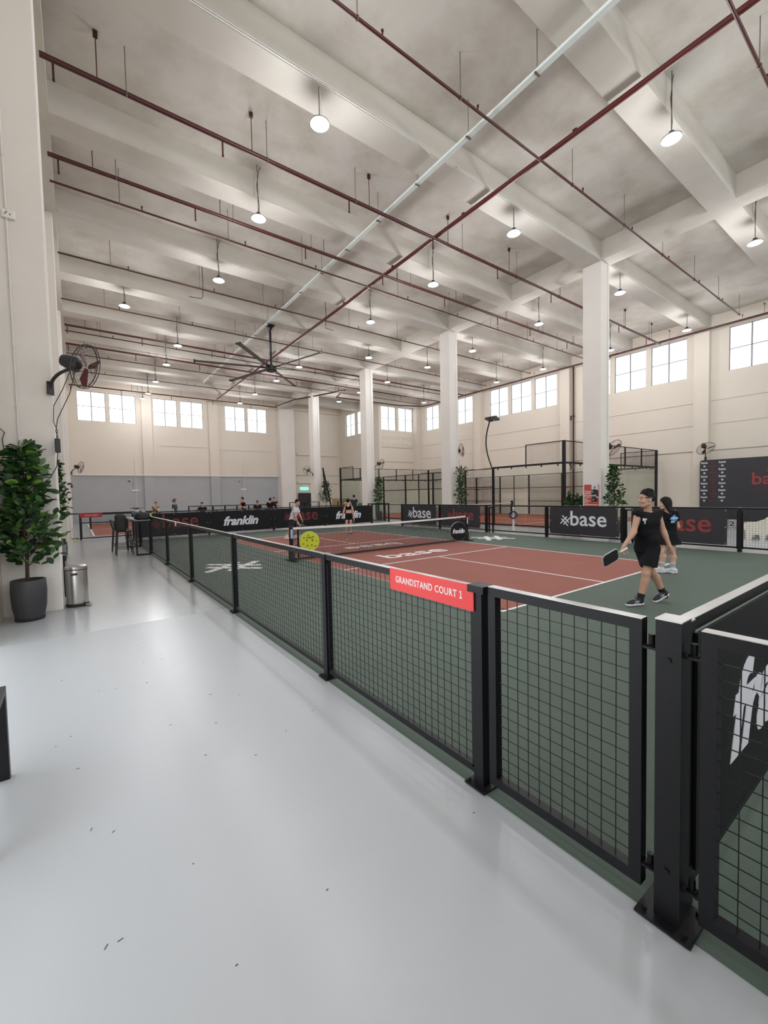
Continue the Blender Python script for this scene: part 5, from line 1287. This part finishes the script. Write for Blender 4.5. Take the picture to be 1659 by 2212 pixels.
# ------------------------------------------------------------------ woman in the black shirt beyond him
wb = (4.85, -.30)
J = dict(head=(.012, .0, 1.445), neck=(.075, .01, 1.30), shL=(-.055, -.03, 1.235), shR=(.215, .02, 1.230), elL=(-.075, -.10, 1.0), wrL=(-.12, -.24, .95), elR=(.285, .0, .965), wrR=(.27, -.16, .80),
         pelvis=(.085, .0, .795), hipL=(.015, -.02, .77), hipR=(.165, .02, .77), knL=(-.035, .02, .445), anL=(-.055, .02, .12), toeL=(-.215, -.06, .01), heelL=(.0, .05, .01),
         knR=(.165, .02, .43), anR=(.145, .07, .11), toeR=(.02, -.03, .01), heelR=(.19, .12, .01))
pw, jw, fw = person('woman in a black printed T-shirt and skirt seen from behind', wb, J, (-.92, -.38, -.05), (-.45, -.88, 0), .98, .0075, 'skin_fair', 'long', 'hair_black',
    ('cloth_black', .022, .05, .55), ('cloth_black2', .03, .50, 'skirt'), ('sock_white', .11, 'sock_black'), ('shoe_white', 'sole_white', 'paddle_edge'), None, .92, True)
look, chest, sw, shax, lv, H = fw
rx = -sw if (-sw)@RT > 0 else sw
c = lv(.72)-chest*.136+RT*-.02
MB().prism([(-.12, .0), (.03, .085), (.11, .02), (.13, -.05), (-.06, -.035)], Vector(c+chest*.02)+Vector(UP*.02), Vector(rx), Vector(UP), Vector(-chest*.026)).build('back_print', 'print_blue', pw, off=False)
o = text('back_lettering', '10KM', c-chest*.016-rx*.125+UP*.012, tuple(rx), (0, 0, 1), .24, 'white_print', None, bold=.02, depth=.004, height=.05); o.parent = pw
o = text('back_lettering', 'RUN', c-chest*.014-rx*.125-UP*.058, tuple(rx), (0, 0, 1), .13, 'white_print', None, depth=.004, height=.045); o.parent = pw
# ------------------------------------------------------------------ man in white beyond the net
m2 = (2.05, 12.25)
J = dict(head=(.36, .0, 1.475), neck=(.275, .0, 1.335), shR=(.255, .15, 1.255), shL=(.30, -.15, 1.25), elR=(.275, .20, .955), wrR=(.385, .18, .71), elL=(.40, -.18, .97), wrL=(.50, -.10, .78),
         pelvis=(.13, .0, .80), hipL=(.13, -.08, .775), hipR=(.13, .08, .775), knL=(.30, -.12, .43), anL=(.20, -.14, .10), toeL=(.38, -.16, .01), heelL=(.14, -.13, .01),
         knR=(.10, .12, .44), anR=(-.10, .14, .12), toeR=(.06, .18, .01), heelR=(-.18, .13, .01))
person('man in a white T-shirt leaning forward beyond the net', m2, J, (.93, .30, -.12), (.92, .25, -.25), 1.0, .010, 'skin_mid', 'short', 'hair_black', ('cloth_white', .024, -.06, .60), ('cloth_navy', .03, .8, 'shorts'), ('sock_white', .08), ('shoe_white', 'sole_white'), None, 1.0)
paddle('dark paddle in the hand of the man in white', wv(m2, (.415, .175, .62)), tuple(RT*.75+UP*-.55+BK*-.1), tuple(BK*.6+UP*.6), 1.0)
# ------------------------------------------------------------------ woman in the crop top beyond the net
w2 = (4.66, 11.9)
J = dict(head=(.025, .0, 1.475), neck=(.015, .01, 1.335), shL=(-.125, .0, 1.265), shR=(.170, .0, 1.265), elL=(-.195, .02, 1.03), wrL=(-.245, -.02, .83), elR=(.215, .02, 1.02), wrR=(.235, -.02, .80),
         pelvis=(.03, .0, .875), hipL=(-.05, .0, .845), hipR=(.11, .0, .845), knL=(-.085, .01, .46), anL=(-.105, .02, .10), toeL=(-.14, -.17, .01), heelL=(-.10, .06, .01),
         knR=(.10, .0, .46), anR=(.085, .0, .11), toeR=(.11, -.19, .01), heelR=(.08, .04, .01))
pw2, jw2, fw2 = person('woman in a black crop top and shorts standing with her back to the net', w2, J, (.55, -.83, 0), (.02, -1, 0), .96, .010, 'skin_fair', 'bun', 'hair_black', ('cloth_black', .008, .58, 0, dict(neckr=.125)), ('cloth_black2', .010, .45, 'shorts'), ('sock_white', .03), ('shoe_black', 'sole_white'), None, .92, True)
look, chest, sw, shax, lv, H = fw2
for a, b in (((-.085, .97), (.05, .70)), ((.085, .97), (-.05, .70)), ((-.03, .80), (.03, .80))):
    MB().tube([lv(a[1])+shax*a[0]-chest*.105, lv((a[1]+b[1])/2)+shax*(a[0]+b[0])/2-chest*.118, lv(b[1])+shax*b[0]-chest*.118], .006, 5).build('strap', 'cloth_black', pw2, off=False)
paddle('dark paddle hanging from the right hand of the woman in the crop top', wv(w2, (.25, -.01, .70)), tuple(RT*.02+UP*-1+BK*-.05), tuple(RT*.9+BK*.2), .95)
# ------------------------------------------------------------------ people behind the far fences
def stand(label, base, top_m, hgt, facing, skin='skin_mid', hair='short', hair_m='hair_black', female=False, arms=None, bottom='cloth_black2', sleeve=.6, lean=0., drop=0., hem=-.05):
    """standing figure scaled to its height; facing in (right, towards camera)"""
    f = V3(facing[0], facing[1], 0); f /= np.linalg.norm(f); r = V3(f[1], -f[0], 0); s = hgt/1.72; fl = f*lean
    Q = lambda a, b, z: tuple((r[0]*a+f[0]*b+fl[0]*(z-.8)*(z > .8), r[1]*a+f[1]*b+fl[1]*(z-.8)*(z > .8), z)) 
    sc_ = lambda p: (p[0]*s, p[1]*s, p[2]*s)
    A = arms or dict(elR=Q(.235, .0, 1.09), wrR=Q(.25, .08, .85), elL=Q(-.235, .0, 1.09), wrL=Q(-.25, .08, .85))
    J = dict(head=Q(0, .03, 1.585), neck=Q(0, 0, 1.435), shR=Q(.175, 0, 1.365), shL=Q(-.175, 0, 1.365), pelvis=Q(0, 0, .92), hipR=Q(.085, 0, .89), hipL=Q(-.085, 0, .89), knR=Q(.10, .03, .49), knL=Q(-.10, .03, .49), anR=Q(.11, -.02, .10), anL=Q(-.11, -.02, .10), toeR=Q(.13, .19, .01), heelR=Q(.11, -.06, .01), toeL=Q(-.13, .19, .01), heelL=Q(-.11, -.06, .01), **A)
    J = {k: (v[0]*s, v[1]*s, v[2]*s) for k, v in J.items()}
    return person(label, base, J, (f[0], f[1], 0), (f[0], f[1], 0), s, .016, skin, hair, hair_m, (top_m, .02, hem, sleeve), (bottom, .025, .75, 'shorts'), None, ('shoe_white', 'sole_white'), None, 1. if not female else .92, female, face=True)
stand('woman in a khaki sports top raising a hand, beyond the far fence', (-1.18, 24.0), 'cloth_khaki', 1.60, (.1, 1), 'skin_fair', 'bun', 'hair_brown', True, dict(elR=(.22, .08, 1.12), wrR=(.03, .16, 1.36), elL=(-.235, .0, 1.10), wrL=(-.25, .05, .86)), sleeve=0, hem=.45)
stand('person with curly brown hair in a dark teal shirt, beyond the far fence', (-.45, 22.4), 'cloth_teal', 1.73, (1, -.1), 'skin_fair', 'curly', 'hair_brown')
stand('young man in black with a hand at his chin, beyond the far fence', (3.5, 22.4), 'cloth_black', 1.76, (-.75, .6), 'skin_mid', 'short', 'hair_black', False, dict(elR=(-.20, .14, 1.12), wrR=(-.15, .22, 1.36), elL=(.12, .22, 1.08), wrL=(-.08, .25, 1.15)), lean=.12)
stand('man in black seen from behind with broad shoulders, beyond the far fence', (4.95, 21.8), 'cloth_black', 1.68, (.1, -1))
stand('man in a black T-shirt stretching out an arm, beyond the far fence', (5.75, 23.2), 'cloth_black', 1.72, (.2, 1), 'skin_mid', 'short', 'hair_black', False, dict(elR=(-.24, .05, 1.1), wrR=(-.22, .2, .92), elL=(.36, .12, 1.18), wrL=(.62, .16, 1.02)))
stand('short-haired person in dark clothes standing by the carton, back turned', (10.7, 21.0), 'cloth_navy', 1.76, (.3, -1))
def seated(label, base, facing):
    f = V3(facing[0], facing[1], 0); f /= np.linalg.norm(f); r = V3(f[1], -f[0], 0); Q = lambda a, b, z: (r[0]*a+f[0]*b, r[1]*a+f[1]*b, z)
    dz = .10
    J = dict(head=Q(0, .06, 1.28+dz), neck=Q(0, 0, 1.13+dz), shR=Q(.175, 0, 1.06+dz), shL=Q(-.175, 0, 1.06+dz), elR=Q(.24, .06, .80+dz), wrR=Q(.16, .26, .78+dz), elL=Q(-.24, .06, .80+dz), wrL=Q(-.16, .26, .78+dz), pelvis=Q(0, 0, .62+dz), hipR=Q(.09, .02, .60+dz), hipL=Q(-.09, .02, .60+dz),
             knR=Q(.13, .42, .60+dz), knL=Q(-.13, .42, .60+dz), anR=Q(.13, .40, .20), anL=Q(-.13, .40, .20), toeR=Q(.14, .62, .09), heelR=Q(.13, .36, .09), toeL=Q(-.14, .62, .09), heelL=Q(-.13, .36, .09))
    s = thing('low_stool', 'low black stool under the '+label.split(',')[0].replace('with only head and shoulders showing', 'on the left'), 'stool', (base[0], base[1], 0))
    b_ = wv(base, Q(0, .1, 0)); MB().box(b_[0]-.22, b_[0]+.22, b_[1]-.22, b_[1]+.22, .50, .585).build('seat', 'black_plastic', s)
    for sx in (-.18, .18):
        for sy in (-.18, .18): MB().cyl((b_[0]+sx, b_[1]+sy, .007), (b_[0]+sx, b_[1]+sy, .50), .015, n=6).build('leg', 'black_steel', s)
    return person(label, base, J, (f[0], f[1], -.25), (f[0], f[1], 0), .97, .016, 'skin_mid', 'short', 'hair_black', ('cloth_black', .02, .02, .6), ('cloth_black2', .02, .8, 'shorts'), None, ('shoe_white', 'sole_white'))
seated('seated person in black with only head and shoulders showing, left of the standing young man', (1.15, 22.9), (.1, 1))
seated('seated person in black facing the camera, right of the standing young man', (4.55, 23.0), (.25, 1))
# ------------------------------------------------------------------ pots and plants
leaf_mesh = {}
def leaf(m):
    """one oval leathery leaf, folded along its midrib, lying along +x"""
    if m in leaf_mesh: return leaf_mesh[m]
    L, W = 1., .56; st = 5; vs = []; fs = []
    for i in range(st+1):
        u = i/st; w = W*.5*math.sin(PI*min(1, u*.96+.03))**.75; x = L*u; z = -.14*u*u
        vs += [(x, -w, z+.10*w), (x, 0, z-.01), (x, w, z+.10*w)]
    for i in range(st):
        for k in (0, 1): a = i*3+k; fs.append((a, a+1, a+4, a+3))
    vs += [(-.18, 0, .02)]; fs += [(15+3, 0, 1), (18, 1, 2)] if len(vs) == 19 else []
    me = bpy.data.meshes.new('leaf'); me.from_pydata(vs, [], fs); me.materials.append(_M[m]); me.polygons.foreach_set('use_smooth', [True]*len(me.polygons)); me.update()
    leaf_mesh[m] = me; return me
def leaf_arrays(m): 
    me = leaf(m); return [tuple(v.co) for v in me.vertices], [tuple(p.vertices) for p in me.polygons]
def plant(label, base, H, R, nleaf, lsize, pot_r, pot_h, single=0, seed=1, shape='cone', trunk0=.35, mats=('leaf_dark', 'leaf_mid', 'leaf_light'), light=.06, saucer=True, lean=0., lim=None):
    rg = random.Random(seed); x, y, z = base
    t = thing('potted_plant', label, 'plant', base, group='tall potted plants')
    k = pot_h
    pot = MB().lathe([(pot_r*.62, .02), (pot_r*.80, .06*k), (pot_r*.95, .35*k), (pot_r*1.0, .70*k), (pot_r*.97, .985*k), (pot_r*.94, k), (pot_r*.86, k), (pot_r*.84, .90*k), (.01, .88*k)], 28, base).build('pot', 'pot_charcoal', t, True)
    MB().lathe([(.0, .885*k), (pot_r*.84, .89*k), (pot_r*.84, .91*k), (pot_r*.3, .94*k), (.0, .95*k)], 20, base).build('soil', 'soil', pot)
    if saucer: MB().lathe([(pot_r*.72, .0), (pot_r*.82, .0), (pot_r*.86, .035), (pot_r*.80, .035), (pot_r*.70, .012)], 28, base).build('saucer', 'black_plastic', pot)
    b = Vector(base); tk = []
    for i in range(9):
        u = i/8; tk.append(b+Vector((rg.uniform(-.02, .02)+lean*u, rg.uniform(-.02, .02), k*.85+(H-k*.85)*u*.97)))
    MB().tube(tk, .026*(H/2.6), 7, .008).build('stem', 'bark', t, True)
    tips = []; br = MB(); nb = 46
    for i in range(nb):
        u = trunk0+(1-trunk0)*((i+.5)/nb); p = tk[0].lerp(tk[-1], 0); 
        f = u*8; i0 = min(7, int(f)); p = tk[i0].lerp(tk[i0+1], f-i0)
        an = i*2.399+rg.uniform(-.4, .4)
        v = (u-trunk0)/(1-trunk0)
        rad = R*(1.0-.72*v if shape == 'cone' else .85+.2*math.sin(v*9))*rg.uniform(.65, 1.1)
        if v < .12: rad *= .75+2*v
        q = p+Vector((math.cos(an)*rad, math.sin(an)*rad, rad*rg.uniform(.25, .75)))
        if lim: q.x = min(max(q.x, lim[0]), lim[1]); q.y = min(max(q.y, lim[2]), lim[3])
        m_ = p.lerp(q, .5)+Vector((0, 0, rad*.05)); br.tube([p, m_, q], .008*(H/2.6), 4, .003); tips.append((p, m_, q))
    br.build('branches', 'bark', t)
    lv_ = []
    for i in range(nleaf):
        p, m_, q = tips[i % nb]; u = rg.uniform(.15, 1.08); c = (p.lerp(m_, u*2) if u < .5 else m_.lerp(q, u*2-1))
        c = c+Vector((rg.gauss(0, .03), rg.gauss(0, .03), rg.gauss(0, .03)))*(R/.4)
        out = Vector((c.x-b.x, c.y-b.y, 0)); out = out.normalized() if out.length > 1e-3 else Vector((1, 0, 0))
        d = (out+Vector((rg.gauss(0, .7), rg.gauss(0, .7), rg.uniform(-.45, 1.5)))).normalized()
        s_ = lsize*rg.uniform(.65, 1.15); n = Vector((rg.gauss(0, .9), rg.gauss(0, .9), 1)); n = (n-d*n.dot(d)).normalized(); w = n.cross(d)
        if lim:
            e_ = c+d*s_; c = c-Vector((max(0, max(c.x, e_.x)-lim[1])+min(0, min(c.x, e_.x)-lim[0]), max(0, max(c.y, e_.y)-lim[3])+min(0, min(c.y, e_.y)-lim[2]), 0))
        mm = mats[2] if rg.random() < light else mats[rg.random() < .45]
        lv_.append((c, d, w, n, s_, mm))
    lv_.sort(key=lambda e: -e[4]*(1 if (Vector(CAMPOS)-e[0]).dot(Vector((e[0].x-b.x, e[0].y-b.y, 0))) > 0 else .6))
    for c, d, w, n, s_, mm in lv_[:single]:
        o = bpy.data.objects.new('leaf', leaf(mm)); COL.objects.link(o); o.parent = t
        c = c-b; o.matrix_local = Matrix(((d.x*s_, w.x*s_, n.x*s_, c.x), (d.y*s_, w.y*s_, n.y*s_, c.y), (d.z*s_, w.z*s_, n.z*s_, c.z), (0, 0, 0, 1)))
    for mm in mats:
        mb = MB()
        for c, d, w, n, s_, m2_ in lv_[single:]:
            if m2_ != mm: continue
            vs, fs = leaf_arrays(mm); mb.add([c+d*(a*s_)+w*(e*s_)+n*(g_*s_) for a, e, g_ in vs], fs)
        if mb.v: tag(mb.build('foliage', mm, t, True), kind='stuff')
    return t
plant('large leafy plant in a charcoal pot in front of the near left pillar', (-5.56, 4.28, .0), 2.60, .50, 900, .150, .215, .60, 285, 3, 'cone', .13, light=.09, lim=(-5.86, -4.7, 3.4, 4.57))
plant('tall leafy plant half hidden behind the near left pillar', (-5.40, 11.6, .0), 2.95, .36, 620, .12, .20, .55, 0, 5, 'cone', .30, lim=(-5.8, -4.6, 10.8, 12.25))
plant('leafy plant left of the farthest column, tapering upwards', (12.05, 27.55, .0), 2.95, .62, 620, .14, .22, .6, 0, 7, 'cone', .25)
plant('leafy plant right of the third column, behind the open doorway', (11.8, 19.55, .0), 2.95, .44, 620, .13, .22, .6, 0, 9, 'cone', .25, lim=(11, 12.6, 18.8, 20.12))
plant('slender climbing plant right of the second column', (11.62, 11.75, .0), 3.1, .30, 620, .12, .22, .6, 0, 11, 'column', .25, lim=(11, 12.3, 11.2, 12.12))
plant('leafy plant right of the poster column', (11.35, 3.72, .0), 2.66, .42, 620, .12, .22, .6, 0, 13, 'cone', .25, lean=-.05, lim=(10.5, 12.2, 3.0, 4.15))
plant('low broad-leaved plant left of the poster column', (12.5, 5.85, .0), 1.35, .40, 60, .34, .25, .6, 0, 15, 'column', .6, ('leaf_mid', 'leaf_mid', 'leaf_dark'), 0)

# ------------------------------------------------------------------ bin, dispenser and bench on the left
t = thing('pedal_bin', 'brushed steel pedal bin beside the near left pillar', 'bin', (-4.98, 4.78, 0))
bx_, by_ = -4.985, 4.80
MB().lathe([(.155, .0), (.165, .02), (.165, .045), (.155, .05)], 28, (bx_, by_, 0), 1, .85).build('base_ring', 'black_plastic', t, True)
MB().lathe([(.150, .05), (.152, .06), (.152, .60), (.150, .61)], 36, (bx_, by_, 0), 1, .85).build('body', 'stainless', t, True)
MB().lathe([(.155, .615), (.158, .625), (.156, .66), (.12, .685), (.0, .69)], 36, (bx_, by_, 0), 1, .85).build('lid', 'stainless', t, True)
MB().lathe([(.153, .605), (.156, .615), (.156, .62), (.15, .62)], 36, (bx_, by_, 0), 1, .85).build('rim_band', 'black_plastic', t, True)
m = MB().obox((bx_-.03, by_-.127, .545), Vector((.045, 0, 0)), Vector((0, .006, 0)), Vector((0, 0, .018))); m.build('handle_slot', 'black_plastic', t)
pd = MB().bbox(bx_+.10, bx_+.19, by_-.15, by_-.06, .01, .045, .012).build('pedal', 'stainless', t)
MB().cyl((bx_+.13, by_-.12, .045), (bx_+.13, by_-.12, .055), .03, n=14).build('pedal_pad', 'black_plastic', pd, True)
t = thing('sanitiser_stand', 'slim dark dispenser stand between the plant and the steel bin', 'stand', (-5.17, 5.85, 0))
MB().cyl((-5.17, 5.85, .01), (-5.17, 5.85, .75), .018, n=10).build('pole', 'black_steel', t, True)
MB().lathe([(.0, .0), (.13, .0), (.13, .012), (.03, .02)], 20, (-5.17, 5.85, 0)).build('foot', 'black_steel', t, True)
MB().bbox(-5.22, -5.12, 5.80, 5.90, .75, .96, .01).build('dispenser', 'frame_grey', t); MB().bbox(-5.22, -5.12, 5.79, 5.91, .96, 1.06, .01).build('cap', 'black_plastic', t)
t = thing('bench', 'corner of a dark bench with a square metal leg at the left photo edge', 'bench', (-5.75, -.6, 0))
for x0, y0 in ((-5.395, -.345), (-5.395, -1.15), (-5.85, -.345), (-5.85, -1.15)): MB().box(x0, x0+.05, y0, y0+.05, .0, .54).build('leg', 'black_steel', t)
for y0 in (-.345, -1.15): MB().box(-5.85, -5.345, y0, y0+.05, .54, .585).build('end_rail', 'black_steel', t); MB().box(-5.80, -5.395, y0+.01, y0+.04, .0, .04).build('foot_rail', 'black_steel', t); MB().box(-5.80, -5.395, y0+.01, y0+.04, .30, .33).build('stretcher', 'black_steel', t)
for x0 in (-5.85, -5.395): MB().box(x0, x0+.05, -1.10, -.345, .54, .585).build('side_rail', 'black_steel', t)
for k in range(3): MB().box(-5.79+k*.125, -5.68+k*.125, -1.09, -.355, .585, .605).build('slat', 'black_plastic', t)

# ------------------------------------------------------------------ bar table, stools and the things left on them
t = thing('bar_table', 'high black bar table standing against the left fence', 'table', (-3.30, 12.5, 0))
TX0, TX1, TY0, TY1 = -3.50, -3.09, 11.15, 13.95
MB().bbox(TX0-.02, TX1, TY0-.02, TY1+.02, 1.08, 1.115, .006).build('table_top', 'frame_grey', t)
for y in (TY0, TY1-.05):
    for x in (TX0, TX1-.05): MB().box(x, x+.045, y, y+.045, .007, 1.08).build('leg', 'black_steel', t)
    MB().box(TX0+.045, TX1-.05, y, y+.045, .007, .05).build('foot_bar', 'black_steel', t); MB().box(TX0+.045, TX1-.05, y, y+.045, 1.035, 1.08).build('top_bar', 'black_steel', t)
MB().box(TX0, TX0+.045, TY0+.045, TY1-.05, .30, .34).build('foot_rest', 'black_steel', t)
def stool(label, x, y, rz):
    t = thing('bar_stool', label, 'stool', (x, y, 0), rz, group='black bar stools at the bar table')
    w = .20
    for sx in (-1, 1):
        for sy in (-1, 1): MB().bar((sx*(w+.03), sy*(w+.03), .006), (sx*w*.86, sy*w*.86, .745), .022).build('leg', 'black_steel', t, off=False)
        MB().bar((sx*(w+.02), -w-.02, .28), (sx*(w+.02), w+.02, .28), .018).build('stretcher', 'black_steel', t, off=False)
        MB().bar((-w-.02, sx*(w+.02), .22), (w+.02, sx*(w+.02), .22), .018).build('stretcher', 'black_steel', t, off=False)
    MB().bbox(-w, w, -w, w, .745, .785, .012).build('seat', 'black_plastic', t, off=False)
    for sy in (-1, 1): MB().bar((-w*.95, sy*w*.9, .77), (-w*1.25, sy*w*.9, 1.08), .022).build('back_post', 'black_steel', t, off=False)
    for z, o in ((1.06, -.245), (.98, -.235), (.90, -.225)): MB().bar((o, -w*.9, z), (o, w*.9, z), .018, .05).build('back_slat', 'black_steel', t, off=False)
    return t
stool('black bar stool nearest the camera with a backpack hung on it', -3.76, 11.72, 0)
stool('black bar stool next to the one with the backpack', -3.78, 12.5, .1)
stool('black bar stool at the far end of the bar table', -3.78, 13.4, -.08)
mat('bag_black', (.012, .012, .013), .6, var=.4, scale=10, bump=.5, bscale=18)
def soft_bag(name, label, c, r, sy, parts):
    S = Solid(np.array(c)-np.array(r)-.08, np.array(c)+np.array(r)+.08, .012); I3 = ((1, 0, 0), (0, 1, 0), (0, 0, 1))
    S.rbox(c, I3, r, min(r)*.55, 0)
    for p, q in parts: S.rbox(np.array(c)+np.array(p), I3, q, min(q)*.6, .03)
    t = thing(name, label, 'bag', (c[0], c[1], c[2]-r[2])); o = link('shell', S.mesh('shell', 'bag_black'), t)
    me = o.data; n = len(me.vertices); a = np.empty(n*3); me.vertices.foreach_get('co', a); a = a.reshape(-1, 3)-np.array(worldloc(t)); me.vertices.foreach_set('co', a.ravel()); me.update()
    return t
bp_ = soft_bag('backpack', 'black backpack hanging over the nearest bar stool', (-3.86, 11.50, 1.03), (.15, .20, .27), 1, (((-.10, 0, -.08), (.08, .15, .14)), ((0, 0, .18), (.11, .15, .10))))
MB().tube([(-3.88, 11.42, 1.25), (-3.90, 11.47, 1.36), (-3.88, 11.56, 1.25)], .012, 6).build('handle', 'bag_black', bp_, True)
for s_ in (-.09, .09): MB().tube([(-3.78, 11.5+s_, 1.24), (-3.68, 11.5+s_, 1.12), (-3.70, 11.5+s_, .86)], .016, 5).build('strap', 'bag_black', bp_)
MB().tube([(-4.015, 11.36, 1.06), (-4.02, 11.5, 1.08), (-4.01, 11.66, 1.06)], .005, 4).build('zip', 'cable_grey', bp_)
du = soft_bag('sports_bag', 'black sports bag lying on the near end of the bar table', (-3.27, 11.42, 1.225), (.19, .27, .11), 1, (((.0, -.22, -.02), (.13, .08, .08)), ((-.16, .0, -.02), (.06, .16, .07))))
MB().tube([(-3.30, 11.27, 1.33), (-3.32, 11.34, 1.40), (-3.32, 11.50, 1.40), (-3.30, 11.57, 1.33)], .012, 6).build('handle', 'bag_black', du, True)
MB().tube([(-3.27, 11.18, 1.32), (-3.27, 11.42, 1.338), (-3.27, 11.66, 1.325)], .005, 4).build('zip', 'cable_grey', du)
paddle('white paddle resting on the black sports bag', (-3.22, 11.52, 1.365), (-.9, -.35, .05), (0, 0, 1), .85, 'paper_white')
t = thing('water_bottle', 'clear bottle with a white label standing at the table end', 'bottle', (-3.13, 11.22, 1.115))
MB().lathe([(.030, .0), (.034, .01), (.034, .15), (.028, .18), (.013, .20), (.013, .22)], 16, (-3.13, 11.22, 1.115)).build('body', 'paper_white', t, True)
MB().cyl((-3.13, 11.22, 1.335), (-3.13, 11.22, 1.36), .016, n=12).build('cap', 'blue_plastic', t, True)
tag(center(MB().sphere((-3.06, 11.34, 1.245), .044, 16, 12).build('ball', 'ball_yellow_bright', None, True)), 'bright yellow ball on the fence rail beside the bar table', 'ball')
t = thing('cooler_jug', 'blue jug with dark straps standing at the middle of the bar table', 'jug', (-3.32, 12.45, 1.115))
MB().lathe([(.08, .0), (.095, .01), (.10, .12), (.085, .20), (.05, .24)], 18, (-3.32, 12.45, 1.115)).build('body', 'blue_plastic', t, True)
MB().lathe([(.055, .24), (.06, .25), (.055, .29), (.02, .30)], 16, (-3.32, 12.45, 1.115)).build('lid', 'paper_white', t, True)
for k in range(5):
    a = k*1.3; MB().tube([(-3.32, 12.45, 1.40), (-3.32+.08*math.cos(a), 12.45+.08*math.sin(a), 1.46+.02*(k % 2)), (-3.32+.20*math.cos(a), 12.45+.20*math.sin(a), 1.46)], .016, 5, .008).build('strap', 'bag_black', t)
tag(center(MB().sphere((-5.06, 18.7, .045), .045, 14, 10).build('ball', 'ball_yellow_bright', None, True)), 'yellow ball on the floor by the distant fence', 'ball')

sp = MB()
for k in range(34):
    x, y = random.uniform(-5.2, -3.2), random.uniform(-2.6, 3.2); a = random.uniform(0, PI); l = random.uniform(.004, .012)
    sp.obox((x, y, .0008), Vector((math.cos(a)*l, math.sin(a)*l, 0)), Vector((-math.sin(a)*.002, math.cos(a)*.002, 0)), Vector((0, 0, .0008)))
tag(sp.build('floor_specks', 'strip_dark'), 'tiny dark specks scattered over the grey floor', 'debris', kind='stuff')
